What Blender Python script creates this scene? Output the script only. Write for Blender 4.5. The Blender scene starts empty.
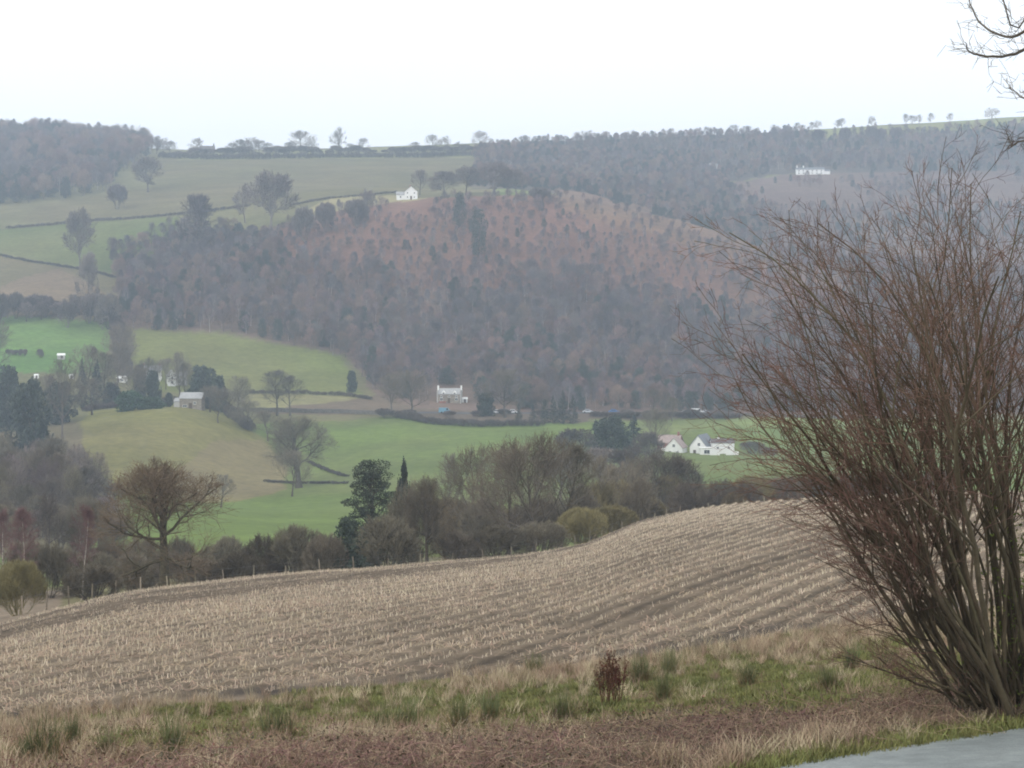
import bpy, math, random
import numpy as np

rng = np.random.default_rng(7)
random.seed(7)
scene = bpy.context.scene
COL = scene.collection
F = 1900.0      # focal length in picture widths * 1024
HY = 300.0      # picture row of the eye-level horizon

# ------------------------------------------------------------------ mesh helpers
def make_mesh(name, V, faces, mats=(), midx=None, smooth=False, attrs=None):
    """faces: list of int arrays (n,k), k = 3 or 4."""
    V = np.asarray(V, dtype=np.float32)
    me = bpy.data.meshes.new(name)
    me.vertices.add(len(V))
    me.vertices.foreach_set('co', V.ravel())
    fl = [np.asarray(f, dtype=np.int32) for f in faces if len(f)]
    if fl:
        loops = np.concatenate([f.ravel() for f in fl])
        tot = np.concatenate([np.full(len(f), f.shape[1], dtype=np.int32) for f in fl])
        start = np.concatenate([[0], np.cumsum(tot)[:-1]]).astype(np.int32)
        me.loops.add(len(loops))
        me.loops.foreach_set('vertex_index', loops)
        me.polygons.add(len(tot))
        me.polygons.foreach_set('loop_start', start)
        if midx is not None:
            me.polygons.foreach_set('material_index', np.asarray(midx, dtype=np.int32))
        me.polygons.foreach_set('use_smooth', np.full(len(tot), bool(smooth)))
    for m in mats:
        me.materials.append(m)
    if attrs:
        for k, (typ, data) in attrs.items():
            a = me.attributes.new(k, typ, 'POINT')
            key = {'FLOAT': 'value', 'INT': 'value', 'FLOAT_VECTOR': 'vector', 'FLOAT_COLOR': 'color'}[typ]
            a.data.foreach_set(key, np.ascontiguousarray(data).ravel())
    me.update(calc_edges=True)
    return me

def link(name, me, parent=None, loc=None):
    o = bpy.data.objects.new(name, me)
    COL.objects.link(o)
    if parent is not None:
        o.parent = parent
    if loc is not None:
        o.location = loc
    return o

def tag(o, label, cat, group=None, kind=None):
    o['label'] = label
    if cat: o['category'] = cat
    if group: o['group'] = group
    if kind: o['kind'] = kind
    return o

def structure(o, kind='structure'):
    o['kind'] = kind
    return o

def empty(name, loc, rz=0.0):
    o = bpy.data.objects.new(name, None)
    o.empty_display_size = 0.5
    COL.objects.link(o)
    o.location = loc
    o.rotation_euler = (0, 0, rz)
    return o

def tubes(polys, radii, k=3):
    """polys: list of (n,3) arrays, radii: list of (n,) -> V, quads"""
    by = {}
    for p, r in zip(polys, radii):
        by.setdefault(len(p), []).append((p, r))
    Vs, Qs, off = [], [], 0
    ang = np.arange(k) * 2 * np.pi / k
    for n, items in by.items():
        P = np.array([i[0] for i in items], dtype=np.float64)      # m,n,3
        R = np.array([i[1] for i in items], dtype=np.float64)      # m,n
        T = np.empty_like(P)
        T[:, 1:-1] = P[:, 2:] - P[:, :-2]
        T[:, 0] = P[:, 1] - P[:, 0]
        T[:, -1] = P[:, -1] - P[:, -2]
        T /= np.linalg.norm(T, axis=2, keepdims=True) + 1e-9
        mean = P[:, -1] - P[:, 0]
        ref = np.where((np.abs(mean[:, 2:3]) > 0.8 * np.linalg.norm(mean, axis=1, keepdims=True)), np.array([[1.0, 0.13, 0.0]]), np.array([[0.0, 0.1, 1.0]]))
        ref = ref[:, None, :]
        A = np.cross(T, np.broadcast_to(ref, T.shape)); A /= np.linalg.norm(A, axis=2, keepdims=True) + 1e-9
        B = np.cross(T, A)
        ring = (P[:, :, None, :] + R[:, :, None, None] * (np.cos(ang)[None, None, :, None] * A[:, :, None, :] + np.sin(ang)[None, None, :, None] * B[:, :, None, :]))
        m = len(items)
        Vs.append(ring.reshape(-1, 3))
        base = off + (np.arange(m) * n * k)[:, None, None]
        i = np.arange(n - 1)[None, :, None] * k
        j = np.arange(k)[None, None, :]
        j2 = (j + 1) % k
        q = np.stack([base + i + j, base + i + j2, base + i + k + j2, base + i + k + j], axis=-1)
        Qs.append(q.reshape(-1, 4))
        off += m * n * k
    if not Vs:
        return np.zeros((0, 3)), np.zeros((0, 4), dtype=int)
    return np.concatenate(Vs), np.concatenate(Qs)

def unit(v):
    return v / (np.linalg.norm(v, axis=-1, keepdims=True) + 1e-9)

# ------------------------------------------------------------------ noise (world space)
def _hash(ix, iy, seed):
    h = (ix.astype(np.int64) * 374761393 + iy.astype(np.int64) * 668265263 + seed * 974711) & 0x7fffffff
    h = ((h ^ (h >> 13)) * 1274126177) & 0x7fffffff
    return ((h ^ (h >> 16)) & 0xffff) / 65535.0
def vnoise(x, y, s, seed=0):
    x = np.asarray(x, dtype=float) / s; y = np.asarray(y, dtype=float) / s
    ix = np.floor(x).astype(np.int64); iy = np.floor(y).astype(np.int64)
    fx = x - ix; fy = y - iy
    fx = fx * fx * (3 - 2 * fx); fy = fy * fy * (3 - 2 * fy)
    a = _hash(ix, iy, seed); b = _hash(ix + 1, iy, seed); c = _hash(ix, iy + 1, seed); d = _hash(ix + 1, iy + 1, seed)
    return (a * (1 - fx) + b * fx) * (1 - fy) + (c * (1 - fx) + d * fx) * fy
def fbm(x, y, s, oct=4, seed=0):
    t = 0; a = 0.5; tot = 0
    for o in range(oct):
        t = t + a * vnoise(x, y, s / 2 ** o, seed + o); tot += a; a *= 0.5
    return t / tot

# ------------------------------------------------------------------ terrain
PX = np.arange(-300, 1325, 6.0)
def col(px, vals, smooth=22.0):
    v = np.interp(np.arange(PX[0] - 90, PX[-1] + 91, 6.0), px, vals)
    if smooth:
        k = np.exp(-0.5 * (np.arange(-90, 91, 6.0) / smooth) ** 2); k /= k.sum()
        return np.convolve(v, k, mode='valid')
    return v[15:-15]
DZ = lambda py, d: -(py - HY) / F * d          # picture row at a depth -> height

s1d = col([-300, 0, 256, 512, 700, 790, 1024, 1324], [23, 22, 21.3, 20, 17.6, 16, 15.2, 14.5])
s1z = col([-300, 0, 256, 512, 700, 790, 1024, 1324], [-5.7, -5.42, -5.24, -4.93, -4.35, -3.94, -3.75, -3.65])
s2d = col([-300, 0, 128, 256, 384, 512, 640, 768, 1024, 1324], [37, 40, 41.5, 43, 44.5, 46, 48, 50, 54, 56])
s2p = col([-300, 0, 128, 256, 384, 512, 640, 768, 896, 1024, 1324], [745, 721, 709, 698, 689, 677, 661, 641, 622, 610, 600])
s3d = col([-300, 0, 128, 256, 384, 512, 590, 640, 700, 768, 896, 1024, 1324], [75, 100, 120, 135, 145, 155, 166, 185, 200, 210, 215, 220, 230])
s3p = col([-300, 0, 64, 128, 256, 320, 384, 512, 560, 590, 640, 700, 760, 820, 1024, 1324], [700, 625, 607, 592, 577, 571, 567, 556, 550, 543, 521, 509, 502, 499, 492, 486], 10)
s4d = col([-300, 0, 128, 256, 384, 512, 640, 768, 1024, 1324], [120, 140, 155, 170, 180, 192, 220, 245, 255, 260])
s4p = col([-300, 0, 128, 256, 384, 512, 640, 768, 1024, 1324], [660, 606, 597, 588, 578, 568, 536, 520, 510, 505])
FPX = [-300, 0, 128, 192, 256, 320, 384, 448, 512, 580, 640, 704, 768, 896, 1024, 1324]
FAR = [
 (300, [545, 545, 545, 546, 548, 547, 545, 545, 545, 543, 535, 530, 528, 526, 526, 526]),
 (420, [512, 512, 510, 514, 518, 517, 515, 512, 510, 507, 503, 500, 500, 500, 500, 500]),
 (520, [490, 490, 482, 490, 499, 494, 490, 486, 482, 480, 478, 477, 476, 476, 476, 476]),
 (590, [450, 452, 436, 448, 474, 468, 461, 458, 455, 454, 455, 460, 460, 460, 460, 460]),
 (650, [428, 428, 411, 406, 436, 441, 437, 436, 434, 436, 448, 453, 450, 449, 449, 449]),
 (720, [395, 398, 404, 405, 409, 413, 414, 414, 414, 414, 415, 416, 417, 419, 420, 420]),
 (770, [368, 370, 384, 388, 391, 393, 396, 396, 399, 401, 402, 404, 406, 408, 408, 408]),
 (860, [316, 320, 328, 332, 338, 346, 354, 352, 354, 356, 358, 362, 366, 372, 376, 380]),
 (1000,[262, 262, 268, 256, 240, 230, 222, 216, 224, 232, 242, 254, 270, 292, 302, 310]),
 (1060,[232, 236, 230, 224, 214, 207, 201, 197, 194, 198, 213, 226, 250, 276, 286, 294]),
 (1130,[212, 215, 212, 206, 198, 193, 191, 190, 190, 198, 216, 230, 252, 272, 280, 286]),
 (1250,[198, 198, 194, 190, 186, 184, 184, 185, 186, 192, 202, 214, 226, 236, 240, 242]),
 (1400,[174, 174, 170, 168, 166, 166, 166, 167, 169, 174, 181, 186, 190, 193, 194, 195]),
 (1550,[147, 147, 154, 156, 155, 154, 154, 153, 153, 156, 160, 164, 166, 165, 160, 160]),
 (1750,[139, 139, 147, 151, 150, 149, 147, 145, 143, 141, 139, 137, 134, 126, 118, 108]),
 (2100,[150, 150, 156, 158, 157, 156, 155, 152, 150, 148, 146, 143, 140, 132, 124, 114]),
 (3200,[195, 195, 195, 195, 195, 195, 195, 190, 190, 190, 185, 180, 176, 170, 162, 156]),
]
D_ST = [np.full_like(PX, 0.5), np.full_like(PX, 3.0), s1d]
Z_ST = [np.full_like(PX, -1.45), np.full_like(PX, -1.75), s1z]
z2 = DZ(s2p, s2d); z3 = DZ(s3p, s3d)
v3 = -(s3p - HY) / F
D_ST.append(s2d); Z_ST.append(z2)
a_ = np.clip(2 - v3 * (s3d - s2d) / (z3 - z2), 0.3, 0.95)
for t in (0.2, 0.4, 0.6, 0.8):
    D_ST.append(s2d + (s3d - s2d) * t); Z_ST.append(z2 + (z3 - z2) * (a_ * t + (1 - a_) * t * t))
D_ST.append(s3d); Z_ST.append(z3)
D_ST.append(s4d); Z_ST.append(DZ(s4p, s4d))
for d, row in FAR:
    D_ST.append(np.full_like(PX, float(d))); Z_ST.append(DZ(col(FPX, row), d))
D_ST = np.array(D_ST); Z_ST = np.array(Z_ST)      # stations x columns

DG = np.exp(np.linspace(math.log(0.6), math.log(3190), 1100))
def pchip_col(x, y, q):
    h = np.diff(x); dl = np.diff(y) / h
    m = np.empty_like(y)
    m[0] = dl[0]; m[-1] = dl[-1]
    w1 = 2 * h[1:] + h[:-1]; w2 = h[1:] + 2 * h[:-1]
    same = dl[1:] * dl[:-1] > 0
    with np.errstate(divide='ignore', invalid='ignore'):
        hm = (w1 + w2) / (w1 / dl[:-1] + w2 / dl[1:])
    m[1:-1] = np.where(same, hm, 0)
    i = np.clip(np.searchsorted(x, q) - 1, 0, len(h) - 1)
    t = (q - x[i]) / h[i]
    return ((1 + 2 * t) * (1 - t) ** 2 * y[i] + t * (1 - t) ** 2 * h[i] * m[i] + t * t * (3 - 2 * t) * y[i + 1] + t * t * (t - 1) * h[i] * m[i + 1])
ZT = np.array([pchip_col(D_ST[:, c], Z_ST[:, c], DG) for c in range(len(PX))])     # columns x depths
LG0, LGS = math.log(0.6), (math.log(3190) - math.log(0.6)) / 1099

def zbase(x, y):
    x = np.asarray(x, dtype=float); y = np.maximum(np.asarray(y, dtype=float), 0.7)
    px = np.clip(512 + F * x / y, PX[0], PX[-1] - 0.01)
    ci = (px - PX[0]) / 6.0; c0 = np.clip(np.floor(ci).astype(int), 0, len(PX) - 2); cf = ci - c0
    di = np.clip((np.log(y) - LG0) / LGS, 0, 1098.99); d0 = np.floor(di).astype(int); df = di - d0
    return (ZT[c0, d0] * (1 - cf) + ZT[c0 + 1, d0] * cf) * (1 - df) + (ZT[c0, d0 + 1] * (1 - cf) + ZT[c0 + 1, d0 + 1] * cf) * df
# road: a straight lane crossing in front of the camera
RP = np.array([2.34, 16.0]); RD = unit(np.array([5.1 - 2.34, 19.0 - 16.0])); RN = np.array([RD[1], -RD[0]])
def road_dist(x, y):      # metres beyond the lane's far edge (positive = field side)
    return -((np.asarray(x) - RP[0]) * RN[0] + (np.asarray(y) - RP[1]) * RN[1])
def field_t(x, y):        # 0 at the near edge of the stubble field, 1 at its crest
    y = np.maximum(np.asarray(y, dtype=float), 0.7)
    px = np.clip(512 + F * np.asarray(x) / y, PX[0], PX[-1])
    a = np.interp(px, PX, s2d); b = np.interp(px, PX, s3d)
    return (y - a) / (b - a)
def zg(x, y):
    x = np.asarray(x, dtype=float); y = np.asarray(y, dtype=float)
    z = zbase(x, y)
    far = np.clip((y - 260) / 200, 0, 1)
    z = z + far * (fbm(x, y, 70, 4, 11) - 0.5) * 2.6 * np.clip(y / 900, .5, 1.3)
    t = field_t(x, y)
    rd = road_dist(x, y)
    verge = np.clip((rd - 0.6) / 1.5, 0, 1) * np.clip(-t * 12 + 0.3, 0, 1)
    z = z + verge * ((fbm(x, y, 2.2, 4, 31) - 0.5) * 0.5 + (vnoise(x, y, 0.35, 35) - 0.5) * 0.07)
    fld = np.clip(t * 40, 0, 1) * np.clip((1.02 - t) * 40, 0, 1)
    z = z + fld * ((fbm(x, y, 9, 3, 41) - 0.5) * 0.3 + (fbm(x, y, 0.5, 2, 45) - 0.5) * 0.09)
    return z
def zs(x, y): return float(zg(np.array([x]), np.array([y]))[0])
def P2X(px, d): return (px - 512) / F * d
def proj(x, y, z): return 512 + F * x / y, HY - F * z / y

def inpoly(px, py, poly):
    px = np.asarray(px); py = np.asarray(py)
    r = np.zeros(px.shape, bool); n = len(poly); j = n - 1
    for i in range(n):
        xi, yi = poly[i]; xj, yj = poly[j]
        c = ((yi > py) != (yj > py)) & (px < (xj - xi) * (py - yi) / (yj - yi + 1e-12) + xi)
        r ^= c; j = i
    return r
# ------------------------------------------------------------------ find the depth at which a picture point meets the ground
def depth_at(px, py, lo=250, hi=2000):
    d = np.exp(np.linspace(math.log(lo), math.log(hi), 1500))
    x = P2X(px, d); z = zg(x, d); q = HY - F * z / d
    best = np.minimum.accumulate(q)
    hit = np.where(q <= py)[0]
    return float(d[hit[0]]) if len(hit) else hi
# ------------------------------------------------------------------ materials
def new_mat(name):
    m = bpy.data.materials.new(name); m.use_nodes = True
    nt = m.node_tree; nt.nodes.clear()
    out = nt.nodes.new('ShaderNodeOutputMaterial')
    b = nt.nodes.new('ShaderNodeBsdfPrincipled')
    b.inputs['Specular IOR Level'].default_value = 0.2
    b.inputs['Roughness'].default_value = 0.85
    nt.links.new(b.outputs[0], out.inputs[0])
    return m, nt, b, out
def N(nt, typ, **kw):
    n = nt.nodes.new(typ)
    for k, v in kw.items(): setattr(n, k, v)
    return n
def L(nt, a, b): nt.links.new(a, b)
def noise(nt, scale, detail=4, rough=0.6, vec=None):
    n = N(nt, 'ShaderNodeTexNoise'); n.inputs['Scale'].default_value = scale; n.inputs['Detail'].default_value = detail; n.inputs['Roughness'].default_value = rough
    if vec is not None: L(nt, vec, n.inputs['Vector'])
    return n
def ramp(nt, fac, stops):
    r = N(nt, 'ShaderNodeValToRGB'); cr = r.color_ramp
    while len(cr.elements) < len(stops): cr.elements.new(0.5)
    for e, (p, c) in zip(cr.elements, stops): e.position = p; e.color = (*c, 1)
    L(nt, fac, r.inputs[0]); return r
def mix(nt, fac, a, b, mode='MIX'):
    m = N(nt, 'ShaderNodeMix', data_type='RGBA', blend_type=mode)
    for s, v in ((m.inputs[0], fac), (m.inputs[6], a), (m.inputs[7], b)):
        if hasattr(v, 'links') or isinstance(v, bpy.types.NodeSocket): L(nt, v, s)
        elif isinstance(v, (int, float)): s.default_value = v
        else: s.default_value = (*v, 1)
    return m.outputs[2]
def wpos(nt): return N(nt, 'ShaderNodeNewGeometry').outputs['Position']

def simple_mat(name, c, rough=0.8, var=0.25, scale=3.0, spec=0.2, rand=0.0, bump=0.0, metal=0.0, c2=None):
    """One base colour broken by noise; rand = brightness and hue change from one object to the next."""
    m, nt, b, out = new_mat(name)
    tc = N(nt, 'ShaderNodeTexCoord').outputs['Object']
    n = noise(nt, scale, 5, 0.65, tc)
    lo = tuple(x * (1 - var) for x in c); hi = tuple(min(1, x * (1 + var)) for x in (c2 or c))
    r = ramp(nt, n.outputs['Fac'], [(0.3, lo), (0.7, hi)])
    colr = r.outputs[0]
    if rand:
        oi = N(nt, 'ShaderNodeObjectInfo')
        hs = N(nt, 'ShaderNodeHueSaturation')
        mr = N(nt, 'ShaderNodeMapRange'); L(nt, oi.outputs['Random'], mr.inputs[0]); mr.inputs[3].default_value = 1 - rand; mr.inputs[4].default_value = 1 + rand
        m2 = N(nt, 'ShaderNodeMath', operation='MULTIPLY'); L(nt, oi.outputs['Random'], m2.inputs[0]); m2.inputs[1].default_value = 7.31
        m3 = N(nt, 'ShaderNodeMath', operation='FRACT'); L(nt, m2.outputs[0], m3.inputs[0])
        mh = N(nt, 'ShaderNodeMapRange'); L(nt, m3.outputs[0], mh.inputs[0]); mh.inputs[3].default_value = 0.5 - 0.06 * rand; mh.inputs[4].default_value = 0.5 + 0.06 * rand
        L(nt, mr.outputs[0], hs.inputs['Value']); L(nt, mh.outputs[0], hs.inputs['Hue']); L(nt, colr, hs.inputs['Color'])
        colr = hs.outputs[0]
    L(nt, colr, b.inputs['Base Color'])
    b.inputs['Roughness'].default_value = rough; b.inputs['Specular IOR Level'].default_value = spec; b.inputs['Metallic'].default_value = metal
    if bump:
        bp = N(nt, 'ShaderNodeBump'); bp.inputs['Strength'].default_value = bump; bp.inputs['Distance'].default_value = 0.03
        n2 = noise(nt, scale * 6, 4, 0.6, tc); L(nt, n2.outputs['Fac'], bp.inputs['Height']); L(nt, bp.outputs[0], b.inputs['Normal'])
    return m

M = {}
M['bark'] = simple_mat('bark', (0.1, 0.083, 0.065), 0.9, 0.4, 6, rand=0.25)
M['oak_bark'] = simple_mat('oak_bark', (0.085, 0.072, 0.045), 0.9, 0.45, 2.5)
M['twig'] = simple_mat('twig', (0.15, 0.127, 0.092), 0.9, 0.3, 0.5, rand=0.3)
M['oak_twig'] = simple_mat('oak_twig', (0.155, 0.115, 0.077), 0.9, 0.35, 0.4, rand=0.1)
M['willow_twig'] = simple_mat('willow_twig', (0.215, 0.175, 0.09), 0.9, 0.3, 0.5, rand=0.3)
M['birch_twig'] = simple_mat('birch_twig', (0.17, 0.1, 0.095), 0.9, 0.3, 0.5, rand=0.2)
M['birch_bark'] = simple_mat('birch_bark', (0.42, 0.38, 0.33), 0.8, 0.5, 3)
M['dark_leaf'] = simple_mat('dark_leaf', (0.024, 0.04, 0.032), 0.7, 0.5, 0.8, rand=0.3)
M['far_evergreen'] = simple_mat('far_evergreen', (0.062, 0.075, 0.062), 0.8, 0.4, 0.5, rand=0.2)
M['pine_leaf'] = simple_mat('pine_leaf', (0.036, 0.045, 0.032), 0.7, 0.5, 0.8, rand=0.2)
M['laurel_leaf'] = simple_mat('laurel_leaf', (0.035, 0.075, 0.032), 0.55, 0.5, 0.8, rand=0.25)
M['holly_leaf'] = simple_mat('holly_leaf', (0.045, 0.06, 0.042), 0.6, 0.5, 0.8, rand=0.25)
M['far_twig'] = simple_mat('far_twig', (0.15, 0.122, 0.11), 0.95, 0.25, 0.3, rand=0.42)
M['far_bark'] = simple_mat('far_bark', (0.15, 0.125, 0.11), 0.95, 0.3, 1.0, rand=0.45)
M['hedge_twig'] = simple_mat('hedge_twig', (0.1, 0.08, 0.068), 0.95, 0.35, 0.25, rand=0.25)
M['shrub_stem'] = simple_mat('shrub_stem', (0.085, 0.07, 0.045), 0.85, 0.5, 2.2, rand=0.3, bump=0.4)
M['shrub_twig'] = simple_mat('shrub_twig', (0.14, 0.085, 0.064), 0.8, 0.4, 1.5, rand=0.25)
M['litter'] = simple_mat('litter', (0.3, 0.225, 0.155), 0.9, 0.3, 1.5, rand=0.35)
M['straw'] = simple_mat('straw', (0.6, 0.51, 0.39), 0.8, 0.3, 1.5, rand=0.35)
M['dead_grass'] = simple_mat('dead_grass', (0.3, 0.22, 0.15), 0.9, 0.3, 1.0, rand=0.35)
M['pale_grass'] = simple_mat('pale_grass', (0.46, 0.38, 0.26), 0.9, 0.3, 1.0, rand=0.3)
M['green_grass'] = simple_mat('green_grass', (0.155, 0.16, 0.055), 0.8, 0.4, 1.0, rand=0.4)
M['rush'] = simple_mat('rush', (0.12, 0.135, 0.06), 0.75, 0.4, 4.0, rand=0.25)
M['rush_dry'] = simple_mat('rush_dry', (0.26, 0.19, 0.1), 0.85, 0.3, 4.0, rand=0.25)
M['dock'] = simple_mat('dock', (0.105, 0.045, 0.03), 0.85, 0.4, 5.0, rand=0.2)
M['bramble'] = simple_mat('bramble', (0.17, 0.1, 0.085), 0.8, 0.4, 2.0, rand=0.4)
M['bramble_leaf'] = simple_mat('bramble_leaf', (0.09, 0.075, 0.045), 0.7, 0.5, 2.0, rand=0.6)
M['dead_leaf'] = simple_mat('dead_leaf', (0.17, 0.105, 0.07), 0.8, 0.4, 2.0, rand=0.5)
M['moss'] = simple_mat('moss', (0.11, 0.13, 0.03), 0.9, 0.4, 3.0, rand=0.3)
M['fence_wood'] = simple_mat('fence_wood', (0.25, 0.215, 0.16), 0.85, 0.35, 6.0, rand=0.3)
M['wire'] = simple_mat('wire', (0.2, 0.2, 0.2), 0.5, 0.1, 3.0, metal=0.7)
M['white_wall'] = simple_mat('white_wall', (0.8, 0.8, 0.78), 0.8, 0.06, 0.6)
M['white_trim'] = simple_mat('white_trim', (0.82, 0.82, 0.8), 0.6, 0.04, 2.0)
M['grey_wall'] = simple_mat('grey_wall', (0.42, 0.41, 0.39), 0.85, 0.15, 0.6)
M['glass'] = simple_mat('glass', (0.035, 0.04, 0.045), 0.08, 0.2, 2.0, spec=0.5)
M['slate'] = simple_mat('slate', (0.17, 0.18, 0.2), 0.7, 0.2, 1.2)
M['pale_slate'] = simple_mat('pale_slate', (0.33, 0.33, 0.33), 0.7, 0.2, 0.8)
M['pink_tile'] = simple_mat('pink_tile', (0.33, 0.26, 0.24), 0.8, 0.2, 0.9)
M['dark_roof'] = simple_mat('dark_roof', (0.12, 0.1, 0.1), 0.8, 0.25, 1.0)
M['door_paint'] = simple_mat('door_paint', (0.1, 0.07, 0.05), 0.6, 0.2, 1.0)
M['car_white'] = simple_mat('car_white', (0.8, 0.8, 0.8), 0.25, 0.02, 1.0, spec=0.5)
M['car_blue'] = simple_mat('car_blue', (0.08, 0.2, 0.45), 0.25, 0.02, 1.0, spec=0.5)
M['car_pale_blue'] = simple_mat('car_pale_blue', (0.2, 0.42, 0.55), 0.25, 0.02, 1.0, spec=0.5)
M['car_silver'] = simple_mat('car_silver', (0.55, 0.57, 0.6), 0.25, 0.02, 1.0, spec=0.5)
M['tyre'] = simple_mat('tyre', (0.02, 0.02, 0.02), 0.9, 0.2, 8.0)
M['red_paint'] = simple_mat('red_paint', (0.5, 0.08, 0.05), 0.6, 0.1, 1.0)

def brick_mat(name, c1, c2, mortar, scale, bw=0.5, rh=0.25):
    m, nt, b, out = new_mat(name)
    tc = N(nt, 'ShaderNodeTexCoord').outputs['Object']
    # use x+y for the run and z for the course so that every upright wall is covered
    sx = N(nt, 'ShaderNodeSeparateXYZ'); L(nt, tc, sx.inputs[0])
    ad = N(nt, 'ShaderNodeMath', operation='ADD'); L(nt, sx.outputs[0], ad.inputs[0]); L(nt, sx.outputs[1], ad.inputs[1])
    cx = N(nt, 'ShaderNodeCombineXYZ'); L(nt, ad.outputs[0], cx.inputs[0]); L(nt, sx.outputs[2], cx.inputs[1])
    br = N(nt, 'ShaderNodeTexBrick'); L(nt, cx.outputs[0], br.inputs['Vector'])
    br.inputs['Scale'].default_value = scale; br.inputs['Brick Width'].default_value = bw; br.inputs['Row Height'].default_value = rh
    br.inputs['Color1'].default_value = (*c1, 1); br.inputs['Color2'].default_value = (*c2, 1); br.inputs['Mortar'].default_value = (*mortar, 1)
    n = noise(nt, 1.3, 5, 0.6, tc)
    r = ramp(nt, n.outputs['Fac'], [(0.3, (0.7, 0.7, 0.7)), (0.7, (1.2, 1.2, 1.2))])
    L(nt, mix(nt, 1.0, br.outputs[0], r.outputs[0], 'MULTIPLY'), b.inputs['Base Color'])
    return m
M['stone'] = brick_mat('stone', (0.3, 0.26, 0.2), (0.22, 0.19, 0.155), (0.25, 0.23, 0.2), 1.0, 0.6, 0.3)
M['red_brick'] = brick_mat('red_brick', (0.32, 0.1, 0.07), (0.25, 0.085, 0.06), (0.3, 0.25, 0.22), 3.0)
M['wall_stone'] = brick_mat('wall_stone', (0.2, 0.18, 0.16), (0.14, 0.13, 0.115), (0.08, 0.075, 0.07), 1.5, 0.6, 0.3)

# ground sheets carry their land-use colour as an attribute (what grows there); noise breaks it up
def ground_mat(name, fine, coarse, var=0.35, bump=0.3, bumpscale=4.0, bdist=0.05):
    m, nt, b, out = new_mat(name)
    at = N(nt, 'ShaderNodeAttribute', attribute_name='land')
    p = wpos(nt)
    n1 = noise(nt, coarse, 5, 0.65, p); n2 = noise(nt, fine, 5, 0.7, p)
    r1 = ramp(nt, n1.outputs['Fac'], [(0.3, (1 - var,) * 3), (0.7, (1 + var,) * 3)])
    r2 = ramp(nt, n2.outputs['Fac'], [(0.3, (1 - var, 1 - var, 1 - var)), (0.7, (1 + var, 1 + var * .95, 1 + var * .85))])
    c = mix(nt, 1.0, at.outputs['Color'], r1.outputs[0], 'MULTIPLY')
    c = mix(nt, 1.0, c, r2.outputs[0], 'MULTIPLY')
    L(nt, c, b.inputs['Base Color'])
    bp = N(nt, 'ShaderNodeBump'); bp.inputs['Strength'].default_value = bump; bp.inputs['Distance'].default_value = bdist
    n3 = noise(nt, bumpscale, 6, 0.7, p); L(nt, n3.outputs['Fac'], bp.inputs['Height']); L(nt, bp.outputs[0], b.inputs['Normal'])
    b.inputs['Roughness'].default_value = 0.95; b.inputs['Specular IOR Level'].default_value = 0.1
    return m
M['land'] = ground_mat('land', 0.35, 0.03, 0.22, 0.5, 0.5, 0.5)
M['verge'] = ground_mat('verge', 9.0, 0.7, 0.35, 0.8, 14.0, 0.05)
M['soil'] = ground_mat('soil', 6.0, 0.25, 0.22, 0.9, 9.0, 0.08)

def road_mat():
    m, nt, b, out = new_mat('asphalt')
    p = wpos(nt)
    n1 = noise(nt, 0.6, 5, 0.6, p); n2 = noise(nt, 60, 3, 0.7, p)
    r1 = ramp(nt, n1.outputs['Fac'], [(0.3, (0.17, 0.195, 0.195)), (0.7, (0.26, 0.285, 0.28))])
    r2 = ramp(nt, n2.outputs['Fac'], [(0.3, (0.65,) * 3), (0.7, (1.3,) * 3)])
    n4 = noise(nt, 5, 6, 0.75, p); r4 = ramp(nt, n4.outputs['Fac'], [(0.3, (0.72,) * 3), (0.7, (1.22,) * 3)])
    L(nt, mix(nt, 1.0, mix(nt, 1.0, r1.outputs[0], r2.outputs[0], 'MULTIPLY'), r4.outputs[0], 'MULTIPLY'), b.inputs['Base Color'])
    b.inputs['Roughness'].default_value = 0.55; b.inputs['Specular IOR Level'].default_value = 0.4
    bp = N(nt, 'ShaderNodeBump'); bp.inputs['Strength'].default_value = 0.4; bp.inputs['Distance'].default_value = 0.01
    L(nt, n2.outputs['Fac'], bp.inputs['Height']); L(nt, bp.outputs[0], b.inputs['Normal'])
    return m
M['asphalt'] = road_mat()
M['tarmac'] = simple_mat('tarmac', (0.07, 0.07, 0.075), 0.8, 0.2, 0.4)
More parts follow.
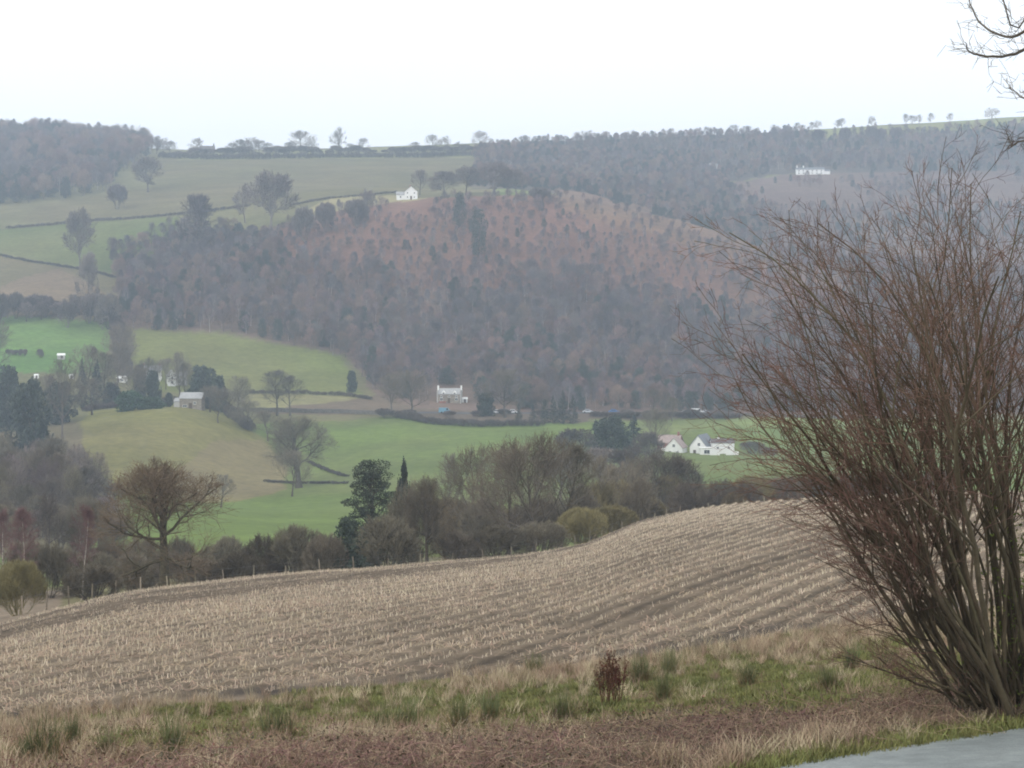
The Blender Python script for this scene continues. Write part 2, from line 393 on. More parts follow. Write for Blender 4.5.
# ------------------------------------------------------------------ land use (polygons in the survey picture, mapped to the ground)
LAND = [
 # (name, colour, polygon, min depth)
 ('pasture', (0.115, 0.16, 0.037), [(-300, 422), (60, 430), (380, 418), (1324, 422), (1324, 560), (-300, 640)], 260),
 ('rough', (0.12, 0.105, 0.06), [(-300, 425), (80, 420), (92, 470), (130, 520), (60, 562), (-300, 562)], 260),
 ('track', (0.2, 0.16, 0.12), [(-60, 588), (66, 590), (60, 606), (0, 628), (-100, 640)], 100),
 ('strip', (0.13, 0.175, 0.05), [(-100, 560), (72, 558), (75, 586), (-100, 588)], 100),
 ('hump', (0.162, 0.157, 0.048), [(80, 442), (86, 412), (140, 405), (190, 400), (232, 416), (264, 438), (285, 462), (288, 490), (240, 503), (150, 505), (105, 478)], 480),
 ('humpdry', (0.18, 0.152, 0.07), [(175, 470), (215, 440), (262, 440), (286, 465), (286, 490), (240, 502), (175, 503)], 480),
 ('paddock', (0.2, 0.19, 0.085), [(250, 393), (340, 394), (378, 402), (376, 413), (250, 411)], 690),
 ('bank', (0.12, 0.09, 0.065), [(380, 395), (740, 400), (740, 419), (540, 424), (440, 424), (400, 415), (250, 413)], 690),
 ('farmfield', (0.16, 0.2, 0.065), [(590, 420), (900, 418), (1324, 420), (1324, 432), (735, 428), (640, 436)], 600),
 ('wood', (0.14, 0.095, 0.078), [(108, 250), (120, 328), (230, 332), (345, 356), (378, 395), (420, 408), (540, 414), (1324, 414), (1324, 290), (1024, 262), (760, 250), (640, 214), (560, 194), (430, 197), (330, 210), (240, 235), (160, 240)], 700),
 ('bracken', (0.17, 0.092, 0.07), [(245, 240), (330, 211), (430, 197), (560, 194), (640, 213), (762, 250), (850, 275), (850, 320), (740, 320), (640, 300), (560, 290), (460, 290), (380, 285), (290, 270)], 900),
 ('bracken2', (0.19, 0.115, 0.078), [(560, 194), (640, 213), (762, 250), (850, 275), (850, 290), (740, 262), (640, 232), (560, 210)], 900),
 ('lowgreen', (0.095, 0.185, 0.042), [(-300, 312), (0, 316), (110, 322), (112, 345), (104, 372), (-300, 376)], 700),
 ('fieldtwo', (0.128, 0.152, 0.037), [(134, 329), (222, 336), (292, 346), (340, 358), (364, 393), (250, 393), (134, 390)], 700),
 ('midgreen', (0.102, 0.13, 0.038), [(-300, 232), (0, 230), (178, 216), (178, 242), (116, 274), (0, 254), (-300, 250)], 850),
 ('rushy', (0.128, 0.11, 0.055), [(-300, 252), (0, 256), (116, 276), (116, 318), (-300, 314)], 800),
 ('rushy2', (0.165, 0.12, 0.075), [(0, 285), (60, 268), (100, 290), (116, 318), (0, 314)], 800),
 ('upper', (0.118, 0.108, 0.05), [(18, 224), (180, 213), (244, 206), (300, 205), (340, 195), (400, 189), (480, 184), (480, 158), (150, 158), (152, 188), (40, 205)], 1000),
 ('strawpatch', (0.27, 0.24, 0.12), [(300, 215), (330, 198), (400, 195), (430, 198), (330, 211)], 1000),
 ('knoll', (0.15, 0.21, 0.055), [(490, 182), (560, 178), (580, 194), (500, 194)], 1050),
 ('crest', (0.19, 0.2, 0.08), [(180, 155), (520, 143), (560, 145), (560, 156), (180, 160)], 1450),
 ('farwood', (0.085, 0.073, 0.065), [(470, 188), (480, 152), (560, 138), (700, 132), (1324, 96), (1324, 180), (800, 172), (725, 182), (770, 216), (762, 250), (640, 212), (580, 194)], 1110),
 ('spur', (0.17, 0.11, 0.08), [(555, 186), (640, 204), (775, 243), (775, 262), (640, 222), (555, 202)], 960),
 ('moor', (0.13, 0.09, 0.078), [(718, 184), (800, 173), (1024, 170), (1324, 172), (1324, 220), (1024, 222), (770, 222)], 1110),
 ('sidewood', (0.12, 0.085, 0.075), [(764, 214), (1024, 212), (1324, 210), (1324, 300), (1024, 300), (850, 262), (770, 255), (755, 230)], 1080),
 ('ridgefield', (0.19, 0.21, 0.07), [(806, 130), (1024, 116), (1324, 106), (1324, 118), (1024, 126), (818, 138)], 1400),
]
def land_color(x, y, z):
    px, py = proj(x, y, z)
    jx = (fbm(x, y, 22, 3, 61) - 0.5) * 9; jy = (fbm(x, y, 22, 3, 67) - 0.5) * 5
    c = np.empty((len(x), 3)); c[:] = (0.135, 0.13, 0.06)
    for nm, colr, poly, dmin in LAND:
        k = inpoly(px + jx, py + jy, poly) & (y > dmin)
        c[k] = colr
    g = np.clip(fbm(x, y, 60, 4, 63) * 2.2 - 0.75, 0, 1)[:, None] * 0.5
    return c * (1 - g) + (c * 0.35 + np.array((0.115, 0.085, 0.05))) * g

def grid_sheet(name, ys, us, mat, colfn, smooth=True, kind='structure', uoff=25.0):
    """ys: (rows, cols) depths; x fans out from a point behind the camera."""
    X = us[None, :] * (ys + uoff)
    Y = ys
    z = zg(X.ravel(), Y.ravel())
    V = np.stack([X.ravel(), Y.ravel(), z], 1)
    r, c = ys.shape
    i = np.arange(r - 1)[:, None] * c + np.arange(c - 1)[None, :]
    Q = np.stack([i, i + 1, i + c + 1, i + c], -1).reshape(-1, 4)
    cc = colfn(V[:, 0], V[:, 1], V[:, 2])
    cc4 = np.concatenate([cc, np.ones((len(cc), 1))], 1).astype(np.float32)
    me = make_mesh(name, V, [Q], [mat], smooth=smooth, attrs={'land': ('FLOAT_COLOR', cc4)})
    o = link(name, me); structure(o, kind)
    return o

US = np.linspace(-0.45, 0.45, 561)
def edge_depth(stat):
    """depth along each fan column at which it crosses a station that is given per picture column"""
    d = np.full_like(US, 60.0)
    for _ in range(60):
        px = np.clip(512 + F * US * (d + 25) / d, PX[0], PX[-1])
        d = 0.5 * d + 0.5 * np.interp(px, PX, stat)
    return d
E2 = edge_depth(s2d); E3 = edge_depth(s3d + 6.0)
def rows(a, b, n, power=1.0):
    t = np.linspace(0, 1, n) ** power
    return a[None, :] + (b - a)[None, :] * t[:, None]

def verge_color(x, y, z):
    g = fbm(x, y, 1.6, 4, 71); t = field_t(x, y); rd = road_dist(x, y)
    brown = np.array((0.17, 0.125, 0.085)); green = np.array((0.15, 0.15, 0.06)); red = np.array((0.13, 0.085, 0.065))
    px, py = proj(x, y, z)
    band = np.exp(-((py - (720 - (px - 256) * 0.045)) / 22.0) ** 2) * np.clip((px - 100) / 150, 0.1, 1)
    k = np.clip((g - 0.56 + band * 0.3 + np.clip((px - 250) / 900, 0, .2)) * 8, 0, 1)[:, None]
    c = brown * (1 - k) + green * k
    near = np.clip(1.3 - np.abs(rd - 2.6) / 2.2, 0, 1)[:, None] * 0.8
    c = c * (1 - near) + red * near
    e = np.clip(1 - np.abs(rd - 0.1) / 0.55, 0, 1)[:, None]
    c = c * (1 - e) + np.array((0.13, 0.145, 0.04)) * e
    return c
# stubble rows run obliquely away to the right, bending slightly
ROWA = math.radians(21)
def row_coord(x, y):
    yy = y + 0.0
    s = (x - 0.0016 * (yy - 45) ** 1.0 * 0) * math.cos(ROWA) - yy * math.sin(ROWA)
    return s + 0.0011 * (yy - 90) ** 2 * np.clip((x + 10) / 30, 0, 1)
def bands(x, y):
    s = row_coord(x, y)
    b = np.interp(s, [-75, -62, -56, -48, -40, -34, -24, -20, -13, -8, -2], [.6, .5, .3, .27, .55, .75, .72, .5, .28, .38, .6]) * 0.45 + vnoise(s, s * 0, 2.9, 81) * 0.35 + vnoise(s, s * 0, 1.2, 83) * 0.2
    return b + (fbm(x, y, 12, 3, 85) - 0.5) * 0.22
def soil_color(x, y, z):
    t = field_t(x, y)
    g = bands(x, y)[:, None]
    a = np.array((0.14, 0.108, 0.077)); b = np.array((0.22, 0.175, 0.127))
    k = np.clip((g - 0.34) * 3, 0, 1)
    c = a * (1 - k) + b * k
    s = row_coord(x, y)
    c = c * (0.86 + 0.2 * np.cos(2 * np.pi * s / 1.1))[:, None]
    trk = np.minimum(np.abs((s / 7.4) % 1 - .3), np.abs((s / 7.4) % 1 - .55)) * 7.4
    c = c * (1 - 0.25 * np.clip(1 - trk / .4, 0, 1))[:, None]
    c = c * (0.72 + 0.56 * fbm(x, y, 0.7, 3, 89))[:, None]
    dark = np.clip(1 - np.abs(t - 0.012) / 0.022, 0, 1)[:, None] * np.clip(fbm(x, y, 3, 2, 87)[:, None] * 2.2 - 0.4, 0, 1)
    c = c * (1 - dark) + np.array((0.06, 0.05, 0.043)) * dark
    return c
c0 = np.full_like(US, 0.75)
grid_sheet('verge_ground', rows(c0, E2, 330, 1.0), US, M['verge'], verge_color)
grid_sheet('stubble_field', rows(E2, E3, 420, 1.25), US, M['soil'], soil_color)
US = np.linspace(-0.42, 0.42, 520)
E3b = edge_depth(s3d + 6.0)
lim = np.full_like(US, 3150.0)
tt = np.linspace(0, 1, 640)
ysfar = np.exp(np.log(E3b)[None, :] * (1 - tt[:, None] ** 0.8) + math.log(3150) * tt[:, None] ** 0.8)
grid_sheet('hillside', ysfar, US, M['land'], land_color)
US = np.linspace(-0.45, 0.45, 561)

# road
def strip(name, p0, direc, length0, length1, n0, n1, mat, lift, steps, wsteps):
    t = np.linspace(length0, length1, steps); w = np.linspace(n0, n1, wsteps)
    T, W = np.meshgrid(t, w, indexing='ij')
    nrm = np.array([direc[1], -direc[0]])
    wob = 0.16 * (fbm(T, T * 0, 0.5, 3, 5) - 0.5) * (W == n0) + 0.12 * (vnoise(T, T * 0, 3, 6) - 0.5) * (W == n0)
    X = p0[0] + direc[0] * T + nrm[0] * (W + wob); Y = p0[1] + direc[1] * T + nrm[1] * (W + wob)
    Z = zg(X.ravel(), Y.ravel()).reshape(X.shape) + lift
    V = np.stack([X, Y, Z], -1).reshape(-1, 3)
    i = np.arange(steps - 1)[:, None] * wsteps + np.arange(wsteps - 1)[None, :]
    Q = np.stack([i, i + 1, i + wsteps + 1, i + wsteps], -1).reshape(-1, 4)
    o = link(name, make_mesh(name, V, [Q], [mat], smooth=True)); structure(o); return o
strip('road', RP, RD, -16, 14, 0.0, 4.2, M['asphalt'], 0.035, 420, 16)
# ------------------------------------------------------------------ plant growth
def rand_perp(d, r):
    v = r.normal(size=3); v -= d * v.dot(d); return v / (np.linalg.norm(v) + 1e-9)
def grow(spec, seed):
    """Bare broadleaf: returns (limb polylines, limb radii, twig polylines, twig radii)."""
    r = np.random.default_rng(seed)
    H, W = spec['H'], spec['W']
    cb = spec.get('cb', 0.25) * H
    cz, ch, cw = (H + cb) / 2, (H - cb) / 2 * 1.02, W / 2
    def room(p, d):
        q = (p - np.array([0, 0, cz])) / np.array([cw, cw, ch]); e = d / np.array([cw, cw, ch])
        a = e.dot(e); b = 2 * q.dot(e); c = q.dot(q) - 1
        disc = b * b - 4 * a * c
        if disc <= 0: return 0.15 * cw
        return max(0.12 * cw, (-b + math.sqrt(disc)) / (2 * a))
    LP, LR, TP, TR = [], [], [], []
    nseg = {0: 7, 1: 6, 2: 4, 3: 3, 4: 2}
    cnt = spec['count']; ang = spec['angle']; wig = spec.get('wig', (0.05, 0.16, 0.18, 0.2, 0.1)); trop = spec.get('trop', (0.0, 0.08, 0.06, 0.05, 0.03))
    tw = spec['twig_r']; maxl = spec.get('levels', 4)
    def branch(p, d, Ln, rad, lvl, parent_t=0):
        n = nseg[lvl]; pts = [p.copy()]; dirs = [d.copy()]; q = p.copy(); dd = d.copy(); bend = rand_perp(dd, r) * wig[lvl] * 0.6
        for i in range(n):
            dd = unit(dd + r.normal(size=3) * wig[lvl] * 0.6 + bend * (1 if i > n / 2 else -0.6) + np.array([0, 0, trop[lvl]]))
            q = q + dd * Ln / n; pts.append(q.copy()); dirs.append(dd.copy())
        tt = np.linspace(0, 1, n + 1)
        end = spec.get('taper', 0.3) if lvl < maxl else 0.5
        rr = rad * (1 - (1 - end) * tt)
        if lvl == 0: rr[0] *= 1.35
        pts = np.array(pts)
        (LP if lvl <= spec.get('limbs', 2) else TP).append(pts); (LR if lvl <= spec.get('limbs', 2) else TR).append(np.maximum(rr, tw))
        if lvl >= maxl: return
        k = max(1, int(round(cnt[lvl] * r.uniform(0.8, 1.2))))
        t0 = spec.get('fork', 0.3) if lvl == 0 else (0.22 if lvl == 1 else 0.12)
        az = r.uniform(0, 6.28)
        for i in range(k):
            t = t0 + (1 - t0) * (i + r.uniform(0.1, 0.9)) / k
            if lvl > 0 and i == k - 1: t = 1.0
            f = t * n; j = min(int(f), n - 1); u = f - j
            pp = pts[j] * (1 - u) + pts[j + 1] * u; pd = dirs[j + 1]
            az += 2.4 + r.uniform(-0.4, 0.4)
            ref = np.array([1.0, 0.2, 0.1]) if abs(pd[2]) > 0.7 else np.array([0, 0.1, 1.0])
            e1 = unit(np.cross(pd, ref)); e2 = np.cross(pd, e1)
            an = math.radians(r.uniform(*ang[lvl])) * (1 if lvl > 0 else (1.25 - 0.75 * (t - t0) / (1 - t0 + 1e-6)))
            if lvl > 0 and t == 1.0: an *= 0.5
            cd = unit(pd * math.cos(an) + (e1 * math.cos(az) + e2 * math.sin(az)) * math.sin(an))
            if lvl == 0:
                cl = room(pp, cd) * r.uniform(0.72, 1.0)
            elif lvl == 1:
                cl = min(room(pp, cd) * r.uniform(0.8, 1.08), Ln * r.uniform(0.4, 0.7))
            else:
                cl = min(room(pp, cd) * 1.05, Ln * r.uniform(0.4, 0.75)); cl = max(cl, spec.get('mint', 0.35))
            cr = rad * (1 - (1 - end) * t) * spec.get('rr', (0.55, 0.5, 0.45, 0.5))[lvl]
            branch(pp, cd, cl, max(cr, tw), lvl + 1)
    stems = spec.get('stems', 1)
    for s in range(stems):
        if stems == 1:
            p = np.zeros(3); d = unit(np.array([r.normal() * 0.03, r.normal() * 0.03, 1.0])); ln = H * spec.get('trunk', 0.8)
        else:
            a = r.uniform(0, 6.28); sp = spec.get('spread', 0.06) * W
            p = np.array([math.cos(a) * sp * r.uniform(0, 1), math.sin(a) * sp * r.uniform(0, 1), 0]); lean = math.radians(r.uniform(*spec.get('lean', (5, 40))))
            d = np.array([math.cos(a) * math.sin(lean), math.sin(a) * math.sin(lean), math.cos(lean)]); ln = min(room(p + d * 0.3, d), H * 1.05) * r.uniform(0.7, 1.0)
        branch(p, d, ln, spec['r'] * (1 if stems == 1 else r.uniform(0.6, 1.1)), 0)
    return LP, LR, TP, TR

def bare_tree(name, spec, seed, bark, twig, kl=5):
    LP, LR, TP, TR = grow(spec, seed)
    v, q = tubes(LP, LR, kl); trunk = make_mesh(name + '_trunk', v, [q], [M[bark]], smooth=True)
    v2, q2 = tubes(TP, TR, 3); crown = make_mesh(name + '_crown', v2, [q2], [M[twig]])
    return dict(trunk=trunk, crown=crown, H=float(max(v2[:, 2].max(), v[:, 2].max())), W=float(2 * np.percentile(np.abs(v2[:, 0]), 97)))

def quads_at(P, size, r, flat=0.0):
    """small leaf-sized faces at points, random orientation"""
    n = len(P); a = unit(r.normal(size=(n, 3))); b = r.normal(size=(n, 3)); b = unit(b - a * (a * b).sum(1, keepdims=True))
    a[:, 2] *= (1 - flat); s = np.asarray(size).reshape(-1, 1) if np.ndim(size) else size
    V = np.stack([P - a * s - b * s * 0.5, P + a * s - b * s * 0.5, P + a * s + b * s * 0.5, P - a * s + b * s * 0.5], 1).reshape(-1, 3)
    return V, np.arange(4 * n).reshape(-1, 4)

def conifer(name, H, W, seed, leaf, n=3800, lean=0.35, cb=0.04):
    r = np.random.default_rng(seed); pts = []; LP = [np.array([[0, 0, 0], [0.02 * H * r.normal() * 0.3, 0, H * 0.5], [0, 0, H * 0.97]])]; LR = [np.array([W * 0.05, W * 0.035, 0.02])]
    nb = 90
    for i in range(nb):
        t = cb + (0.99 - cb) * (i + r.uniform()) / nb; z = t * H; a = r.uniform(0, 6.28)
        ln = W / 2 * (1 - t) ** 0.75 * r.uniform(0.6, 1.15) + 0.12 * W * (1 - t) + 0.05
        droop = lean * r.uniform(0.2, 1.2)
        m = max(6, int(n / nb * (0.3 + 1.5 * (1 - t))))
        s = r.uniform(0.15, 1.0, m) ** 0.7
        x = np.cos(a) * ln * s + r.normal(size=m) * 0.09 * ln; y = np.sin(a) * ln * s + r.normal(size=m) * 0.09 * ln
        zz = z - droop * ln * s * s + 0.1 * ln * s + r.normal(size=m) * 0.05 * W
        pts.append(np.stack([x, y, zz], 1))
        LP.append(np.array([[0, 0, z], [math.cos(a) * ln * .5, math.sin(a) * ln * .5, z - droop * ln * .2], [math.cos(a) * ln * .95, math.sin(a) * ln * .95, z - droop * ln * .8]])); LR.append(np.array([0.012 * W, 0.008 * W, 0.004 * W]))
    P = np.concatenate(pts); v, q = quads_at(P, r.uniform(0.012, 0.03, len(P)) * W, r)
    tv, tq = tubes(LP, LR, 4)
    return dict(trunk=make_mesh(name + '_trunk', tv, [tq], [M['bark']]), crown=make_mesh(name + '_crown', v, [q], [M[leaf]]), H=H, W=W)

def clumpy(name, H, W, seed, leaf, clumps=26, per=150, cb=0.3, leafs=0.035, trunk_r=0.25, flat=0.6, bark='bark'):
    """evergreen with separate foliage clumps on limbs (pine, holly, laurel, yew)"""
    r = np.random.default_rng(seed); LP = [], ; LP = []; LR = []; pts = []
    LP.append(np.array([[0, 0, 0], [r.normal() * 0.02 * H, r.normal() * 0.02 * H, H * 0.4], [r.normal() * 0.03 * H, 0, H * 0.93]])); LR.append(np.array([trunk_r, trunk_r * 0.7, trunk_r * 0.15]))
    for i in range(clumps):
        t = cb + (1 - cb) * (i + r.uniform()) / clumps
        prof = math.sqrt(max(0.02, 1 - ((t - (cb + 0.3 * (1 - cb))) / (1 - cb) / 0.75) ** 2)) if t > cb + 0.3 * (1 - cb) else 0.75 + 0.25 * (t - cb) / (0.3 * (1 - cb))
        a = i * 2.4 + r.uniform(-0.5, 0.5); ln = W / 2 * prof * r.uniform(0.35, 0.85)
        c = np.array([math.cos(a) * ln, math.sin(a) * ln, t * H]); cr = W * r.uniform(0.13, 0.22)
        u = unit(r.normal(size=(per, 3))) * r.uniform(0.35, 1.05, (per, 1)) ** 0.6
        pts.append(c + u * np.array([cr, cr, cr * flat]))
        LP.append(np.array([[0, 0, max(0.05, t - 0.12) * H], c * np.array([.5, .5, 1]) - np.array([0, 0, 0.05 * H]), c])); LR.append(np.array([trunk_r * .35, trunk_r * .25, trunk_r * .1]))
    P = np.concatenate(pts); P[:, 2] = np.maximum(P[:, 2], 0.02)
    v, q = quads_at(P, r.uniform(0.6, 1.3, len(P)) * leafs * W, r)
    tv, tq = tubes(LP, LR, 4)
    return dict(trunk=make_mesh(name + '_trunk', tv, [tq], [M[bark]]), crown=make_mesh(name + '_crown', v, [q], [M[leaf]]), H=H, W=W)

SP_OAK = dict(H=12.5, W=12.5, cb=0.04, trunk=0.72, fork=0.36, r=0.48, taper=0.4, count=(15, 9, 8, 7), angle=((34, 84), (25, 60), (25, 65), (25, 60)), wig=(0.05, 0.3, 0.34, 0.3, 0.15), trop=(0, 0.07, 0.05, 0.06, 0.04), rr=(0.5, 0.5, 0.42, 0.5), twig_r=0.0125, mint=0.4)
SP_ROUND = dict(H=12, W=9, cb=0.15, trunk=0.7, fork=0.28, r=0.26, taper=0.3, count=(12, 7, 6, 4), angle=((35, 65), (25, 50), (25, 55), (20, 50)), wig=(0.06, 0.16, 0.2, 0.2, 0.1), twig_r=0.016, mint=0.4)
SP_TALL = dict(H=14, W=7, cb=0.2, trunk=0.9, fork=0.28, r=0.2, taper=0.2, count=(15, 6, 6, 4), angle=((30, 55), (22, 45), (22, 50), (20, 45)), wig=(0.05, 0.12, 0.18, 0.2, 0.1), trop=(0, .14, .1, .06, .03), twig_r=0.015, mint=0.4)
SP_BIRCH = dict(limbs=0, H=11, W=4.2, cb=0.25, trunk=0.96, fork=0.3, r=0.11, taper=0.15, count=(17, 6, 5, 4), angle=((25, 50), (20, 45), (20, 50), (20, 50)), wig=(0.04, 0.1, 0.18, 0.2, 0.1), trop=(0, .12, .02, -.06, -.1), twig_r=0.013, mint=0.4)
SP_BUSH = dict(H=4, W=5, cb=-0.2, stems=11, spread=0.1, lean=(4, 55), r=0.055, taper=0.3, fork=0.15, count=(6, 5, 5, 3), angle=((18, 45), (20, 45), (20, 55), (20, 50)), wig=(0.1, 0.16, 0.2, 0.2, 0.1), twig_r=0.013, mint=0.22)
SP_WILLOW = dict(H=5, W=5.5, cb=-0.15, stems=16, spread=0.12, lean=(3, 48), r=0.05, taper=0.3, fork=0.12, count=(7, 6, 4, 3), angle=((12, 32), (14, 34), (18, 40), (18, 40)), wig=(0.08, 0.1, 0.12, 0.14, 0.1), trop=(0.05, .1, .08, .06, .03), twig_r=0.013, mint=0.25)
SP_FAN = dict(H=9, W=9, cb=-0.1, stems=6, spread=0.05, lean=(6, 42), r=0.16, taper=0.3, fork=0.2, count=(9, 6, 5, 4), angle=((20, 45), (22, 45), (20, 55), (20, 50)), wig=(0.08, 0.16, 0.2, 0.2, 0.1), twig_r=0.015, mint=0.35)
# far trees: fewer, thicker sprays
def thin(sp, **kw): d = dict(sp); d.update(kw); return d
KIND = {}
KIND['oak'] = [bare_tree('oak', SP_OAK, 3, 'oak_bark', 'oak_twig', 7)]
KIND['spreading'] = [bare_tree('spreading_tree', thin(SP_OAK, W=11), 5, 'bark', 'twig', 6)]
KIND['round'] = [bare_tree('round_tree', thin(SP_ROUND, W=9 + i), 20 + i, 'bark', 'twig') for i in range(4)]
KIND['tall'] = [bare_tree('tall_tree', SP_TALL, 30 + i, 'bark', 'twig') for i in range(3)]
KIND['birch'] = [bare_tree('birch', SP_BIRCH, 40 + i, 'birch_bark', 'birch_twig') for i in range(2)]
KIND['bush'] = [bare_tree('bush', thin(SP_BUSH, W=5 + .6 * i), 50 + i, 'bark', 'twig') for i in range(4)]
KIND['willow'] = [bare_tree('willow', SP_WILLOW, 60 + i, 'willow_twig', 'willow_twig') for i in range(2)]
KIND['fan'] = [bare_tree('fan_tree', SP_FAN, 70 + i, 'bark', 'twig') for i in range(2)]
KIND['far'] = [bare_tree('far_tree', thin(SP_ROUND, H=12, W=8.5 + i, count=(10, 6, 5, 3), twig_r=0.042, r=0.32, mint=0.7), 80 + i, 'far_bark', 'far_twig', 4) for i in range(4)]
KIND['dense'] = [bare_tree('dense_tree', thin(SP_ROUND, H=12, W=9 + i, cb=0.08, count=(12, 8, 6, 4), twig_r=0.042, r=0.3, mint=0.5), 190 + i, 'far_bark', 'far_twig', 4) for i in range(3)]
KIND['slim'] = [bare_tree('slim_tree', thin(SP_TALL, W=8, count=(10, 5, 4, 2), r=0.26, twig_r=0.014), 170 + i, 'bark', 'twig') for i in range(2)]
KIND['sky'] = [bare_tree('sky_tree', thin(SP_ROUND, H=12, W=8 + i, cb=0.1, count=(9, 6, 5, 3), twig_r=0.03, r=0.3, mint=0.7), 180 + i, 'far_bark', 'far_twig', 4) for i in range(3)]
KIND['farbush'] = [bare_tree('far_bush', thin(SP_BUSH, H=4, W=5.5, stems=9, count=(5, 4, 4, 3), twig_r=0.035, mint=0.4), 90 + i, 'far_bark', 'far_twig', 3) for i in range(2)]
KIND['conifer'] = [conifer('conifer', 12, 5.5, 100 + i, 'dark_leaf') for i in range(2)]
KIND['cypress'] = [conifer('cypress', 11, 3.4, 110 + i, 'dark_leaf', lean=-0.3, cb=0.01) for i in range(2)]
KIND['pine'] = [clumpy('pine', 13, 8.5, 124, 'pine_leaf', clumps=48, per=520, cb=0.1, leafs=0.009, flat=0.4, trunk_r=0.3), conifer('pine', 13, 7.5, 120, 'pine_leaf', n=8000, lean=0.12, cb=0.1)]
KIND['yew'] = [clumpy('yew', 8, 7, 130 + i, 'holly_leaf', clumps=34, per=140, cb=0.06, leafs=0.028, trunk_r=0.22, flat=0.9) for i in range(2)]
KIND['farpine'] = [clumpy('far_pine', 10, 7, 150 + i, 'far_evergreen', clumps=30, per=110, cb=0.1, leafs=0.022, trunk_r=0.22, flat=0.8) for i in range(2)]
KIND['laurel'] = [clumpy('laurel', 4, 6.5, 140 + i, 'laurel_leaf', clumps=26, per=130, cb=0.05, leafs=0.028, trunk_r=0.1, flat=0.8) for i in range(2)]

NAMES = {'oak': ('oak_tree', 'tree'), 'round': ('bare_tree', 'tree'), 'tall': ('bare_tree', 'tree'), 'birch': ('birch_tree', 'tree'), 'bush': ('scrub_bush', 'bush'), 'willow': ('willow_bush', 'bush'),
         'fan': ('bare_tree', 'tree'), 'far': ('bare_tree', 'tree'), 'sky': ('bare_tree', 'tree'), 'dense': ('bare_tree', 'tree'), 'spreading': ('bare_tree', 'tree'), 'slim': ('bare_tree', 'tree'), 'farbush': ('scrub_bush', 'bush'), 'conifer': ('conifer_tree', 'conifer'), 'cypress': ('cypress_tree', 'conifer'),
         'pine': ('pine_tree', 'pine'), 'yew': ('evergreen_tree', 'evergreen'), 'farpine': ('evergreen_tree', 'evergreen'), 'laurel': ('evergreen_bush', 'evergreen')}
count_by = {}
def plant(kind, px, d, top, width, label, group=None, base=None, sink=0.1):
    """px, top, width: where the plant stands in the survey picture; d: its distance in metres (None: from the base row)"""
    if d is None: d = depth_at(px, base)
    x = P2X(px, d); z = zs(x, d)
    h = max(0.6, z * -1 + DZ(top, d)) if False else max(0.6, DZ(top, d) - z)
    w = width / F * d
    i = count_by.get(kind, 0); count_by[kind] = i + 1
    K = KIND[kind][i % len(KIND[kind])]
    nm, cat = NAMES[kind]
    e = empty(nm, (x, d, z - sink), random.uniform(0, 6.28) if kind != 'oak' else 0.6)
    sw = w / K['W']; sh = h / K['H']
    sw = min(max(sw, sh * 0.55), sh * 1.9)
    e.scale = (sw, sw, sh)
    tag(e, label, cat, group)
    link('trunk', K['trunk'], e); link('crown', K['crown'], e)
    return e
# ------------------------------------------------------------------ stuff made of many pieces: geometry-node scatter
def scatter(name, pts, rot, scl, idx, protos, label=None):
    """protos: list of meshes; copied on points as plain geometry of this one object"""
    me = make_mesh(name, pts, [], attrs={'rot': ('FLOAT_VECTOR', np.asarray(rot, dtype=np.float32)), 'scl': ('FLOAT_VECTOR', np.asarray(scl, dtype=np.float32)), 'idx': ('INT', np.asarray(idx, dtype=np.int32))})
    o = link(name, me); o['kind'] = 'stuff'
    if label: o['label'] = label
    ng = bpy.data.node_groups.new(name, 'GeometryNodeTree')
    ng.interface.new_socket('Geometry', in_out='INPUT', socket_type='NodeSocketGeometry'); ng.interface.new_socket('Geometry', in_out='OUTPUT', socket_type='NodeSocketGeometry')
    gi = ng.nodes.new('NodeGroupInput'); go = ng.nodes.new('NodeGroupOutput')
    jn = ng.nodes.new('GeometryNodeJoinGeometry'); ip = ng.nodes.new('GeometryNodeInstanceOnPoints')
    for m in protos:
        po = bpy.data.objects.new(name + '_piece', m)
        oi = ng.nodes.new('GeometryNodeObjectInfo'); oi.inputs['Object'].default_value = po; oi.inputs['As Instance'].default_value = False
        gt = ng.nodes.new('GeometryNodeGeometryToInstance')
        ng.links.new(oi.outputs['Geometry'], gt.inputs[0]); ng.links.new(gt.outputs[0], jn.inputs[0])
    def na(nm, typ):
        n = ng.nodes.new('GeometryNodeInputNamedAttribute'); n.data_type = typ; n.inputs['Name'].default_value = nm; return n.outputs['Attribute']
    ng.links.new(gi.outputs[0], ip.inputs['Points']); ng.links.new(jn.outputs[0], ip.inputs['Instance'])
    ip.inputs['Pick Instance'].default_value = True
    ng.links.new(na('idx', 'INT'), ip.inputs['Instance Index']); ng.links.new(na('rot', 'FLOAT_VECTOR'), ip.inputs['Rotation']); ng.links.new(na('scl', 'FLOAT_VECTOR'), ip.inputs['Scale'])
    ng.links.new(ip.outputs[0], go.inputs[0])
    md = o.modifiers.new('scatter', 'NODES'); md.node_group = ng
    return o

def joined(K, s=1.0, name='piece'):
    """trunk and crown of a kind as one mesh with two materials"""
    def get(me):
        v = np.empty(len(me.vertices) * 3, np.float32); me.vertices.foreach_get('co', v)
        l = np.empty(len(me.loops), np.int32); me.loops.foreach_get('vertex_index', l)
        return v.reshape(-1, 3), l.reshape(-1, 4)
    v1, q1 = get(K['trunk']); v2, q2 = get(K['crown'])
    return make_mesh(name, np.concatenate([v1, v2]) * s, [np.concatenate([q1, q2 + len(v1)])], [K['trunk'].materials[0], K['crown'].materials[0]], midx=np.concatenate([np.zeros(len(q1)), np.ones(len(q2))]))

